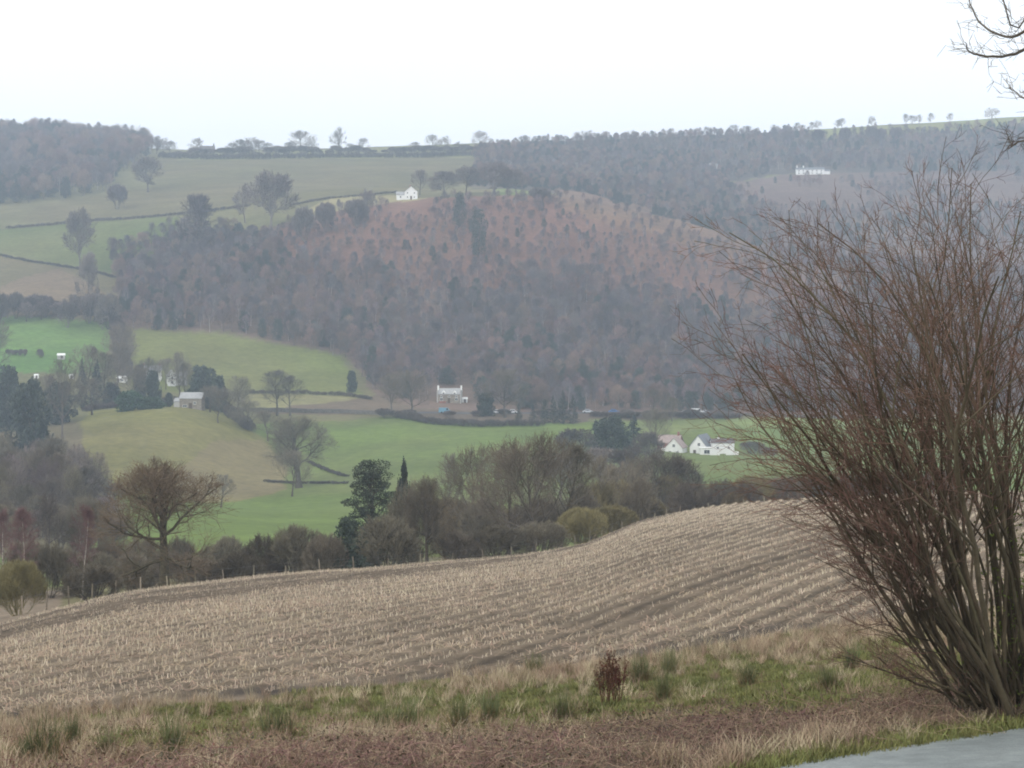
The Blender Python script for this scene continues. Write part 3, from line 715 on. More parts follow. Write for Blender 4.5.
def in_region(poly, dmin, dmax, spacing, jit=0.48, keep=None, seed=0, jig=6):
    r = np.random.default_rng(seed)
    px = [p[0] for p in poly]
    x0 = min(P2X(a, d) for a in (min(px), max(px)) for d in (dmin, dmax)); x1 = max(P2X(a, d) for a in (min(px), max(px)) for d in (dmin, dmax))
    gx, gy = np.meshgrid(np.arange(x0, x1, spacing), np.arange(dmin, dmax, spacing))
    x = gx.ravel() + r.uniform(-jit, jit, gx.size) * spacing; y = gy.ravel() + r.uniform(-jit, jit, gx.size) * spacing
    z = zg(x, y); qx, qy = proj(x, y, z)
    k = inpoly(qx + (fbm(x, y, 25, 3, 91) - .5) * jig * 2, qy + (fbm(x, y, 25, 3, 92) - .5) * jig, poly)
    if keep is not None: k &= r.uniform(size=len(x)) < keep(x, y, qx, qy)
    return x[k], y[k], z[k]

# a few colour families for the far woods: grey-brown, red-brown (birch, larch), olive
fam = {'far_twig_grey': (0.142, 0.119, 0.128), 'far_twig_red': (0.175, 0.12, 0.122), 'far_twig_olive': (0.145, 0.121, 0.115), 'far_twig_dun': (0.215, 0.142, 0.118)}
for k_, c_ in fam.items(): M[k_] = simple_mat(k_, c_, 0.95, 0.25, 0.3, rand=0.35)
M['pale_bark'] = simple_mat('pale_bark', (0.3, 0.27, 0.25), 0.95, 0.3, 1.0, rand=0.3)
FARWOOD = []
for i, (tw_, bk_) in enumerate((('far_twig_grey', 'far_bark'), ('far_twig_red', 'far_bark'), ('far_twig_olive', 'far_bark'), ('far_twig_grey', 'pale_bark'), ('far_twig_red', 'pale_bark'), ('far_twig_dun', 'far_bark'))):
    sp = thin(SP_TALL if i in (3, 4) else SP_ROUND, H=12, W=(5.5 if i in (3, 4) else 7.5), count=((12, 6, 5, 4) if i in (3, 4) else (10, 7, 5, 4)), twig_r=0.018, r=0.16, mint=0.7)
    FARWOOD.append(joined(bare_tree('wood_tree', sp, 300 + i, bk_, tw_, 4), name='wood_tree'))
FARWOOD.append(joined(KIND['farpine'][0], 1.0, 'wood_evergreen'))
def wood(name, poly, dmin, dmax, spacing, hmin, hmax, weights, keep=None, seed=0, label=None, hmul=None, tint=None):
    x, y, z = in_region(poly, dmin, dmax, spacing, keep=keep, seed=seed)
    r = np.random.default_rng(seed + 1); n = len(x)
    h = r.uniform(hmin, hmax, n) * (1 if hmul is None else hmul(x, y, *proj(x, y, z))) / 12.0 * (0.75 + 0.5 * fbm(x, y, 40, 2, seed)); w = h * r.uniform(0.8, 1.25, n)
    # stands: families change from place to place
    g = fbm(x, y, 45, 3, seed + 5) * 1.0 + r.uniform(-0.35, 0.35, n)
    if tint is not None: pass
    cum = np.cumsum(weights) / np.sum(weights); rank = np.argsort(np.argsort(g)) / max(1, n)
    idx = np.searchsorted(cum, np.clip(rank + r.normal(size=n) * 0.12, 0, 0.999)); idx = np.clip(idx, 0, len(weights) - 1)
    if tint is not None:
        k = inpoly(*proj(x, y, z), tint) & (r.uniform(size=n) < .85); idx[k] = r.choice([4, 5, 5, 3], k.sum())
    return scatter(name, np.stack([x, y, z - 0.2], 1), np.stack([0 * x, 0 * x, r.uniform(0, 6.28, n)], 1), np.stack([w, w, h], 1), idx, FARWOOD, label)

# order of families along the ranking: olive, grey, grey pale bark, red pale bark, red, dun, evergreen
HW = [(112, 252), (118, 300), (122, 330), (235, 334), (345, 358), (380, 396), (430, 404), (540, 412), (740, 412), (1324, 414), (1324, 300), (1024, 272), (850, 268), (760, 252), (640, 216), (560, 197), (430, 200), (330, 214), (250, 236), (170, 236)]
HWt = [(245, 236), (330, 211), (430, 197), (560, 194), (640, 213), (762, 250), (850, 275), (850, 315), (740, 312), (650, 290), (560, 275), (460, 275), (380, 275), (300, 265)]
def keep_hw(x, y, px, py):
    t = inpoly(px, py, HWt)
    return np.where(t, np.clip(fbm(x, y, 30, 3, 401) * 1.7 - 0.02 + np.clip((py - 225) / 90, -.12, .5), 0.1, 0.85), 0.97) * np.where((px > 390) & (px < 430) & (py < 219), 0.0, 1.0) * np.where((px > 428) & (px < 474) & (py > 386), 0.0, 1.0)
wood('hillside_wood', HW, 735, 1100, 5.2, 6.5, 11.5, (1.0, 1.5, 1.2, 1.3, 1.2, 0.5, 0.012), keep_hw, 411, 'brown leafless wood covering the steep hillside across the valley', lambda x, y, px, py: np.where(inpoly(px, py, HWt), .62, 1.0), HWt)
wood('hilltop_wood', [(-300, 232), (0, 205), (60, 200), (108, 190), (125, 172), (146, 158), (146, 130), (-300, 120)], 1120, 1760, 10, 13, 19, (1.4, 1.6, 0.6, 0.3, 0.7, 0.2, 0.05), None, 421, 'grey leafless wood on the hilltop at left')
wood('distant_wood', [(470, 186), (478, 151), (560, 143), (700, 137), (800, 134), (830, 137), (1024, 127), (1324, 116), (1324, 178), (1024, 172), (800, 172), (725, 182), (768, 214), (764, 250), (700, 234), (640, 213), (580, 192)], 1130, 1740, 6.8, 6, 9.5, (1.4, 1.7, 0.6, 0.7, 0.9, 0.1, 0.03), lambda x, y, px, py: np.clip(fbm(x, y, 60, 3, 433) * 2.2 - 0.1, 0.45, 1), 431, 'blue grey wood on the farther hillside beyond the bracken spur')
wood('moor_scrub', [(720, 184), (1024, 172), (1324, 172), (1324, 250), (1024, 250), (770, 250)], 1085, 1500, 8, 5, 8.5, (1, 1, 0.3, 0.6, 1.0, 0.1, 0.0), lambda x, y, px, py: np.where(py > 210 + 9 * (fbm(x, y, 60, 3, 447) - .5), 1.0, np.clip(fbm(x, y, 45, 3, 449) * 2.4 - 1.1, 0.02, .8)), 441, 'thin scrub on the pinkish moor slope behind the tall shrub')
def crest(px): return float(np.interp(px, PX, s3d))
# ---- trees just beyond the stubble field, left to right
T = [
 ('oak', 163, 138, 452, 126, 'broad bare oak with reddish twigs standing alone beyond the stubble field fence'),
 ('birch', 82, 150, 500, 26, 'slim white-stemmed birch with purple twigs left of the broad oak'),
 ('birch', 24, 152, 503, 28, 'slim white-stemmed birch near the left edge of the view'),
 ('birch', 3, 158, 505, 24, 'white-stemmed birch cut by the left edge of the picture'),
 ('willow', 18, 118, 556, 52, 'olive willow scrub at the left end of the field fence'),
 ('bush', 92, 127, 560, 56, 'dark scrub bush under the birch and beside the oak'),
 ('bush', 132, 140, 556, 44, 'dark scrub bush touching the left of the oak trunk'),
 ('bush', 205, 150, 555, 46, 'dark scrub bush close to the right of the oak trunk'),
 ('bush', 178, 160, 548, 50, 'bush behind the trunk of the broad oak'),
 ('bush', 238, 150, 548, 44, 'low grey bush midway between the oak and the pine'),
 ('bush', 262, 165, 530, 48, 'tall reddish grey bush below the bright green meadow'),
 ('bush', 298, 165, 520, 62, 'largest rounded grey bush below the bright green meadow'),
 ('bush', 326, 158, 530, 40, 'grey bush touching the left side of the pine'),
 ('pine', 371, 190, 462, 62, 'dark layered pine standing above the far edge of the stubble field'),
 ('pine', 404, 215, 462, 30, 'narrow dark evergreen just right of the layered pine'),
 ('yew', 348, 165, 520, 34, 'low dark evergreen at the foot of the layered pine'),
 ('bush', 386, 158, 510, 66, 'pale brown dome-shaped bush in front of the pine'),
 ('fan', 411, 168, 474, 36, 'thin bare tree with green meadow showing through it, left of a pair'),
 ('spreading', 427, 166, 470, 42, 'thin dark-stemmed bare tree with green meadow behind, right of a pair'),
 ('round', 447, 330, 450, 32, 'small grey rounded tree at the near edge of the big meadow'),
 ('round', 475, 215, 440, 70, 'leafless grey tree at the left of the big brown clump'),
 ('round', 510, 195, 436, 80, 'spreading brown leafless tree in the middle of the big clump'),
 ('round', 535, 188, 426, 92, 'tallest brown leafless tree of the clump above the field edge'),
 ('tall', 560, 205, 434, 66, 'upright leafless tree at the right of the big brown clump'),
 ('bush', 455, 165, 528, 56, 'brown bush under the left of the big clump'),
 ('bush', 498, 168, 522, 62, 'brown bush under the middle of the big clump'),
 ('bush', 542, 170, 518, 54, 'brown bush under the tallest tree of the clump'),
 ('willow', 583, 182, 504, 46, 'yellow olive willow bush where the field edge bends'),
 ('willow', 612, 190, 503, 52, 'yellow olive willow bush right of the bend in the field edge'),
 ('willow', 640, 215, 492, 50, 'olive willow bush below the fan-shaped tree'),
 ('round', 592, 240, 451, 60, 'grey leafless tree behind the yellow willows'),
 ('round', 625, 270, 459, 60, 'grey leafless tree in front of the dark conifer clump'),
 ('fan', 662, 300, 447, 76, 'fan-shaped bare tree with several stems in front of the white farm'),
 ('round', 640, 320, 452, 52, 'leafless tree left of the fan-shaped tree'),
 ('bush', 690, 240, 478, 52, 'brown bush right of the fan-shaped tree'),
 ('bush', 722, 245, 476, 58, 'brown thicket bush below the white farm'),
 ('willow', 752, 248, 472, 50, 'olive brown bush below the long white barn'),
 ('bush', 782, 250, 474, 56, 'brown bush at the left of the tall foreground shrub'),
 ('willow', 735, 236, 490, 26, 'small yellow willow bush on the far edge of the stubble'),
 ('bush', 815, 255, 470, 60, 'brown bush showing through the tips of the foreground shrub'),
 ('bush', 850, 258, 468, 60, 'second brown bush seen through the foreground shrub'),
 ('bush', 890, 260, 466, 64, 'third brown bush seen through the foreground shrub'),
 ('bush', 935, 262, 466, 64, 'fourth brown bush seen through the foreground shrub'),
 # ---- valley
 ('spreading', 299, 545, 412, 62, 'big bare tree between the dry knoll and the green meadow'),
 ('round', 292, 520, 446, 34, 'small bare tree at the foot of the big tree beside the knoll'),
 ('slim', 218, 640, 398, 26, 'slender bare tree alone on the grassy knoll'),
 ('round', 221, 470, 473, 30, 'small grey tree at the bottom of the knoll right of the oak crown'),
 ('tall', 277, 705, 368, 32, 'tall pale bare tree by the valley road above the knoll'),
 ('tall', 290, 708, 374, 26, 'thinner pale bare tree by the valley road right of a taller one'),
 ('round', 412, 712, 368, 44, 'bare tree by the road left of the stone house'),
 ('tall', 392, 715, 372, 30, 'thin bare tree by the road two trees left of the stone house'),
 ('round', 505, 706, 366, 46, 'bare tree by the road right of the stone house'),
 ('yew', 486, 712, 394, 20, 'dark evergreen bush by the road right of the stone house'),
 ('cypress', 519, 688, 403, 9, 'small narrow cypress, first from the left of the roadside row'),
 ('cypress', 533, 688, 405, 9, 'small narrow cypress, second from the left of the roadside row'),
 ('cypress', 545, 688, 399, 11, 'narrow cypress, third from the left of the roadside row'),
 ('cypress', 553, 688, 395, 12, 'narrow cypress, fourth from the left of the roadside row'),
 ('cypress', 563, 688, 390, 13, 'tallest narrow cypress of the roadside row'),
 ('cypress', 573, 688, 395, 12, 'narrow cypress, last on the right of the roadside row'),
 ('conifer', 596, 590, 420, 34, 'blue green conifer, leftmost of the clump left of the white farm'),
 ('yew', 612, 580, 418, 40, 'broad dark evergreen in the clump left of the white farm'),
 ('conifer', 634, 600, 416, 30, 'dark conifer at the right of the clump left of the white farm'),
 ('dense', 576, 560, 426, 40, 'grey bare tree left of the blue green conifer'),
 ('dense', 600, 470, 446, 46, 'grey bare tree in front of the blue green conifer'),
 ('dense', 628, 450, 444, 44, 'grey bare tree in front of the broad dark evergreen of the conifer clump'),
 ('dense', 560, 430, 450, 44, 'grey bare tree at the right end of the big meadow'),
 ('dense', 648, 540, 430, 30, 'grey bare tree between the conifer clump and the brick farmhouse'),
 ('round', 655, 620, 405, 28, 'bare tree behind the red brick farmhouse'),
 ('tall', 672, 705, 396, 22, 'pale stemmed bare tree by the road above the white farm'),
 ('tall', 652, 712, 388, 24, 'thin bare tree by the road above the brick farmhouse'),
 ('bush', 752, 640, 440, 26, 'grey bush right of the long white barn'),
 ('bush', 768, 620, 446, 26, 'lower grey bush right of the long white barn'),
 # ---- farm group at left
 ('yew', 8, 640, 370, 32, 'dark evergreen at the left edge of the valley farm'),
 ('yew', 30, 560, 384, 44, 'broad dark evergreen left of the valley farm'),
 ('conifer', 82, 690, 358, 16, 'dark pointed conifer left of the small white house'),
 ('conifer', 97, 690, 360, 18, 'second dark pointed conifer left of the small white house'),
 ('laurel', 130, 655, 393, 34, 'glossy green evergreen bush above the knoll, left one'),
 ('laurel', 152, 655, 398, 30, 'glossy green evergreen bush above the knoll, right one'),
 ('yew', 153, 690, 373, 18, 'dark evergreen in front of the pale grey house'),
 ('yew', 202, 700, 368, 32, 'broad dark evergreen right of the gabled house'),
 ('yew', 197, 690, 380, 18, 'dark evergreen above the stone barn'),
 ('yew', 169, 672, 393, 9, 'small dark evergreen left of the stone barn'),
 ('tall', 84, 690, 342, 34, 'bare tree rising over the valley farm'),
 ('tall', 104, 700, 350, 28, 'bare tree rising over the small white house'),
 ('round', 62, 600, 356, 40, 'bare tree left of the valley farm conifers'),
 ('round', 120, 770, 322, 34, 'rounded bare tree on the hedge line between two green fields'),
 ('round', 118, 740, 338, 30, 'lower bare tree on the hedge line between two green fields'),
 ('round', 150, 712, 354, 22, 'small bare tree behind the pale grey house'),
 ('round', 180, 715, 350, 26, 'small bare tree behind the gabled house'),
 ('round', 238, 690, 374, 28, 'bare tree right of the stone barn'),
 ('round', 248, 650, 398, 36, 'grey bare tree on the right shoulder of the knoll'),
 ('round', 228, 668, 386, 30, 'bare tree just right of the stone barn'),
 ('round', 268, 640, 410, 34, 'bare tree between the knoll and the road wall'),
 ('round', -4, 760, 318, 34, 'bare tree at the left edge beside the bright green field'),
 ('yew', 112, 700, 384, 22, 'dark evergreen below the tiny white cottage'),
 ('yew', 140, 740, 366, 16, 'dark evergreen at the left gable of the pale grey house'),
 ('yew', 218, 690, 378, 22, 'dark evergreen between the stone barn and the sloping field'),
 ('yew', 60, 640, 384, 34, 'dark evergreen bush left of the glossy ones above the knoll'),
 ('round', 166, 760, 356, 22, 'bare tree between the grey house and the gabled house'),
 ('round', 134, 690, 362, 28, 'bare tree in front of the tiny white cottage'),
 ('tall', 186, 705, 360, 20, 'bare tree rising behind the stone barn'),
 ('tall', 46, 640, 372, 26, 'bare tree between the two left-hand evergreens of the farm'),
 ('round', 92, 655, 376, 36, 'broad bare tree among the conifers of the valley farm'),
 ('round', 210, 672, 384, 24, 'bare tree close to the right gable of the stone barn'),
 # ---- upper fields
 ('dense', 80, 975, 205, 28, 'lone bare tree on the hedge in the upper left fields'),
 ('dense', 88, 890, 249, 14, 'small lone tree low in the upper left fields'),
 ('dense', 197, 1000, 192, 36, 'rounded bare tree on the hedge above the wood corner'),
 ('dense', 271, 1010, 168, 46, 'largest rounded bare tree above the wood, left of the white hill house'),
 ('far', 245, 1040, 182, 20, 'thin bare tree left of the largest rounded hill tree'),
 ('dense', 148, 1250, 155, 30, 'dark rounded tree apart from the hilltop wood'),
 ('farbush', 117, 1150, 182, 18, 'low dark bush below the hilltop wood'),
 ('farbush', 305, 985, 204, 18, 'low bush on the bracken edge, left of two'),
 ('farbush', 325, 995, 200, 20, 'low bush on the bracken edge, middle'),
 ('farbush', 355, 1000, 197, 24, 'low bush on the bracken edge nearest the white hill house'),
 ('far', 368, 1010, 188, 16, 'small tree on the bracken edge left of the white hill house'),
 ('far', 420, 1075, 168, 18, 'small bare tree behind the white hill house'),
 ('dense', 445, 1060, 170, 32, 'bare tree on the skyline field right of the white hill house'),
 ('dense', 466, 1065, 164, 26, 'second bare tree right of the white hill house'),
 ('dense', 494, 1070, 160, 34, 'third and broadest bare tree right of the white hill house'),
 ('dense', 516, 1080, 168, 24, 'bare tree beside the small bright green knoll'),
 ('farpine', 459, 985, 194, 17, 'dark evergreen on the bracken slope below the white hill house'),
 ('farpine', 478, 955, 210, 22, 'larger dark evergreen on the bracken slope'),
 ('farbush', 540, 1040, 186, 20, 'grey bush on the edge of the bracken spur'),
 ('farpine', 372, 800, 346, 16, 'dark evergreen at the lower edge of the hillside wood by the sloping field'),
 ('yew', 352, 775, 372, 12, 'small dark evergreen at the bottom corner of the sloping field'),
 ('farpine', 447, 800, 368, 20, 'dark evergreen in the wood behind the stone house'),
]
for t in T: plant(*t)
# ---- skyline trees on the ridge
RT = [(151, 134, 22, 'leafless tree at the right end of the hilltop wood'), (163, 137, 16, 'leafless tree just left of the dark ridge building'), (197, 137, 16, 'leafless tree touching the dark ridge building'),
      (240, 138, 24, 'leafless skyline tree right of the dark ridge building'), (252, 136, 22, 'second leafless skyline tree right of the dark ridge building'), (268, 142, 12, 'small skyline tree left of the roundest one'),
      (301, 129, 32, 'roundest skyline tree on the ridge, left of the thin tall one'), (339, 126, 17, 'thin tall skyline tree right of the roundest one'), (363, 137, 12, 'small skyline tree right of the thin tall one'),
      (432, 133, 14, 'small skyline tree above the white hill house'), (445, 135, 14, 'flat-topped skyline tree above the white hill house'), (480, 130, 18, 'rounded skyline tree midway along the ridge'),
      (524, 134, 18, 'dark skyline tree where the far wood reaches the ridge'), (586, 129, 22, 'pale skyline tree over the far wood, leftmost of its row'), (602, 132, 16, 'skyline tree over the far wood, second of its row'),
      (632, 129, 22, 'darkest skyline tree over the far wood'), (646, 131, 14, 'skyline tree right of the darkest one over the far wood'), (668, 132, 22, 'low broad skyline tree over the far wood'),
      (696, 128, 10, 'tiny skyline tree over the far wood'), (718, 128, 16, 'low rounded skyline tree left of the white terrace'), (734, 124, 12, 'skyline tree left of the white terrace, taller of two'),
      (747, 125, 12, 'skyline tree just left of the white terrace'), (774, 124, 12, 'skyline tree above the left end of the white terrace'), (786, 125, 10, 'small dark skyline tree above the white terrace'),
      (931, 112, 7, 'tiny round-headed tree alone on the right skyline'), (992, 107, 16, 'pale spreading tree on the far right skyline')]
for px, top in ((157, 135), (170, 140), (233, 142), (246, 140), (259, 139), (290, 141), (312, 140), (350, 143), (415, 141), (458, 141), (505, 140)): plant('sky', px, 1585, top, 16, 'low leafless tree merging into the ridge hedgerow', 'low trees in the ridge hedgerow')
for px, top, w_, lab in RT: plant('sky', px, 1745 if px > 690 else 1580, top, w_, lab, 'trees along the ridge skyline')
for px in (797, 812, 818, 838, 842, 872, 906, 912, 919, 950): plant('sky', px, 1748, 122.5 - (px - 800) * 0.066 - random.uniform(0, 3), 8, 'small wind-cut tree strung along the right part of the skyline', 'small trees along the right skyline')
for px, top in ((787, 128), (818, 126), (846, 124), (872, 123), (881, 125), (896, 124)): plant('farbush', px, 1650, top + 2, 12, 'dark round bush in the pale field below the right skyline', 'dark bushes in the ridge field')
for px in range(176, 560, 9): plant('farbush', px + random.uniform(-3, 3), 1560, 152 - (px - 176) * 0.012 - random.uniform(-1, 6), 13, 'low bush in the dark hedgerow under the ridge skyline', 'ridge hedgerow bushes')
# ---- copse on the bank at left, and thickets
for i in range(46):
    px = random.uniform(-12, 118); d = random.uniform(330, 480)
    x = P2X(px, d); gy = HY - F * zs(x, d) / d
    if px > 80: d = random.uniform(380, 470)
    plant(random.choice(['far', 'far', 'tall', 'round']), px, d, 424 + max(0, px - 60) * 0.5 + random.uniform(0, 34) + (480 - d) * 0.16, random.uniform(26, 44), 'leafless tree crowded into the copse below the valley farm at left', 'trees of the copse at left')
for i in range(20):
    px = -15 + i * 7.2 + random.uniform(-4, 4)
    plant(random.choice(['far', 'round', 'bush', 'tall']), px, random.uniform(240, 330), random.uniform(486, 516), random.uniform(26, 40), 'leafless tree on the lower slope between the copse and the white birches', 'trees below the copse at left')
for i in range(22):
    px = -10 + i * 5.8 + random.uniform(-3, 3)
    plant('farbush' if i % 3 else 'far', px, random.uniform(850, 885), random.uniform(288, 304), random.uniform(14, 24), 'grey brown bush in the thicket above the bright green field', 'thicket above the bright green field')
for i in range(22):
    px = 20 + i * 16 + random.uniform(-5, 5)
    plant('bush', px, crest(px) + random.uniform(45, 90), 545 + random.uniform(-14, 14) - max(0, px - 230) * 0.03, random.uniform(34, 50), 'grey brown bush in the undergrowth behind the field fence', 'undergrowth bushes behind the field fence')
for i in range(25):
    px = 445 + i * 19 + random.uniform(-5, 5)
    plant(random.choice(['bush', 'bush', 'willow']), px, crest(px) + random.uniform(25, 110), np.interp(px, [440, 560, 640, 760, 920], [500, 490, 480, 474, 466]) + random.uniform(-8, 14), random.uniform(34, 54), 'brown bush in the tree belt beyond the far field edge', 'belt bushes beyond the far field edge')
for i in range(12):
    px = 385 + i * 30 + random.uniform(-8, 8)
    plant('farbush', px, 712 + random.uniform(-6, 2), 411 - random.uniform(0, 4), 18, 'low scrub bush beside the valley road', 'scrub beside the valley road')
for i in range(5):
    plant('farbush', 8 + i * 4.2, 800, 349 - random.uniform(0, 1), 5, 'tiny dark bush in the row across the bright green field', 'row of tiny bushes in the green field')
plant('farbush', 40, 800, 348, 7, 'small dark bush left of the white shed in the green field')

# ---- hedges and walls
def pts_on(pl):
    out = []
    for px, py in pl:
        d = depth_at(px, py); out.append((P2X(px, d), d))
    return np.array(out)
def resample(pl, step):
    seg = np.linalg.norm(np.diff(pl, axis=0), axis=1); s = np.concatenate([[0], np.cumsum(seg)]); q = np.arange(0, s[-1], step)
    return np.stack([np.interp(q, s, pl[:, 0]), np.interp(q, s, pl[:, 1])], 1), s[-1]
def arrays(me):
    v = np.empty(len(me.vertices) * 3, np.float32); me.vertices.foreach_get('co', v)
    l = np.empty(len(me.loops), np.int32); me.loops.foreach_get('vertex_index', l)
    return v.reshape(-1, 3), l.reshape(-1, 4)
TUFT = arrays(bare_tree('hedge_tuft', thin(SP_BUSH, H=2, W=2.2, stems=7, count=(4, 4, 3, 2), twig_r=0.028, mint=0.25, levels=3), 500, 'bark', 'twig', 3)['crown'])
def hedge(label, pl, h, wid=1.0, step=0.9, mat='hedge_twig'):
    P, _ = resample(pts_on(pl), step); n = len(P); r = np.random.default_rng(len(label))
    P = P + r.normal(size=P.shape) * 0.25 * wid
    z = zg(P[:, 0], P[:, 1]); a = r.uniform(0, 6.28, n); s = h / 2 * r.uniform(0.7, 1.15, n); sw = r.uniform(0.7, 1.1, n) * wid
    v, q = TUFT; ca, sa = np.cos(a)[:, None], np.sin(a)[:, None]
    X = (v[None, :, 0] * ca - v[None, :, 1] * sa) * sw[:, None] + P[:, 0:1]; Y = (v[None, :, 0] * sa + v[None, :, 1] * ca) * sw[:, None] + P[:, 1:2]; Z = v[None, :, 2] * s[:, None] + z[:, None] - 0.1
    V = np.stack([X, Y, Z], -1).reshape(-1, 3); Q = (q[None] + (np.arange(n) * len(v))[:, None, None]).reshape(-1, 4)
    o = link('hedge', make_mesh('hedge', V, [Q], [M[mat]])); tag(o, label, 'hedge'); return o
hedge('dark hedge crossing the upper left fields', [(8, 229), (50, 226), (100, 221), (150, 218), (200, 213), (250, 207)], 2.0)
hedge('thin hedge curving below the mid green upper field', [(0, 256), (40, 264), (88, 271), (114, 278)], 1.5)
hedge('thick dark hedge running along under the ridge', [(160, 158), (215, 160), (300, 159), (400, 158), (490, 156), (560, 154)], 5.0, 2.2, 1.3)
hedge('short hedge leading up to the white hill house', [(292, 206), (330, 199), (365, 196), (398, 193)], 1.6)
hedge('hedge along the top of the paddock above the valley road', [(248, 394), (300, 394), (345, 396), (372, 400)], 1.8)
hedge('low hedge line bordering the knoll and the bright green meadow', [(268, 482), (300, 484), (346, 484)], 0.9)
hedge('thin hedge slanting down the meadow from the big valley tree', [(308, 462), (325, 470), (346, 477)], 0.9, 0.8)
hedge('dark hedge at the foot of the sloping field by the valley farm', [(205, 404), (222, 410), (236, 420), (250, 432)], 3.5, 2)
hedge('hedge between the bright green field and the sloping field', [(116, 322), (118, 340), (122, 360), (126, 378)], 5, 2.5)
hedge('dark roadside hedge right of the brick farmhouse', [(592, 417), (640, 417), (700, 418), (740, 418)], 2.2, 1.3)
hedge('brown hedge above the meadow below the stone house', [(395, 417), (430, 424), (480, 427), (540, 426)], 2.6, 1.8)
hedge('dark brown hedge along the top of the grassy knoll', [(84, 412), (110, 408), (140, 405), (170, 402), (196, 402)], 2.2, 1.4)
def wall(label, pl, h, t=0.6, mat='wall_stone'):
    P, _ = resample(pts_on(pl), 1.5); dirs = unit(np.gradient(P, axis=0)); nr = np.stack([-dirs[:, 1], dirs[:, 0]], 1)
    z = zg(P[:, 0], P[:, 1]); V = []
    hh = h * (0.9 + 0.2 * vnoise(P[:, 0], P[:, 1], 2.0, 9))
    for s_, top in ((-1, 0), (-1, 1), (1, 1), (1, 0)):
        V.append(np.stack([P[:, 0] + nr[:, 0] * s_ * t / 2, P[:, 1] + nr[:, 1] * s_ * t / 2, z + (hh if top else -0.4)], 1))
    V = np.stack(V, 1).reshape(-1, 3); n = len(P); i = np.arange(n - 1)[:, None] * 4; j = np.arange(3)[None]
    Q = np.stack([i + j, i + j + 1, i + j + 5, i + j + 4], -1).reshape(-1, 4)
    Q = np.concatenate([Q, [[0, 1, 2, 3], [4 * n - 4, 4 * n - 3, 4 * n - 2, 4 * n - 1]]])
    o = link('stone_wall', make_mesh('stone_wall', V, [Q], [M[mat]])); tag(o, label, 'wall')
wall('long dark stone wall along the near side of the valley road', [(232, 411), (280, 412), (340, 413), (392, 415)], 1.5)
wall('grey roadside wall below the hillside wood at right', [(590, 415), (660, 415), (740, 416), (900, 419)], 1.1)

# ---- post and wire fence along the far edge of the stubble field
fe = empty('field_fence', (0, 0, 0)); tag(fe, 'post and wire fence along the far edge of the stubble field', 'fence')
fp = np.array([(P2X(px, crest(px) + 9), crest(px) + 9) for px in range(-40, 905, 6)])
FPTS, _ = resample(fp, 3.6)
fe.location = (FPTS[0][0], FPTS[0][1], zs(*FPTS[0]))
wl = [[], []]
for i, (x, y) in enumerate(FPTS):
    z = zs(x, y); h = 1.1 + random.uniform(-0.25, 0.15); r_ = random.uniform(0.04, 0.06); lx, ly = random.uniform(-.12, .12), random.uniform(-.03, .03)
    v, q = tubes([np.array([[0, 0, -0.3], [lx * .6, ly * .6, h * .6], [lx, ly, h], [lx, ly, h + 0.01]])], [np.array([r_, r_, r_ * .95, 0.005])], 6)
    link('post', make_mesh('post', v, [q], [M['fence_wood']]), fe, np.array((x, y, z)) - np.array(fe.location))
    for k, hh in enumerate((0.55, 1.05)): wl[k].append((x - fe.location[0], y - fe.location[1], z + hh - fe.location[2]))
v, q = tubes([np.array(a) for a in wl], [np.full(len(a), 0.004) for a in wl], 3)
link('wire', make_mesh('wire', v, [q], [M['wire']]), fe)
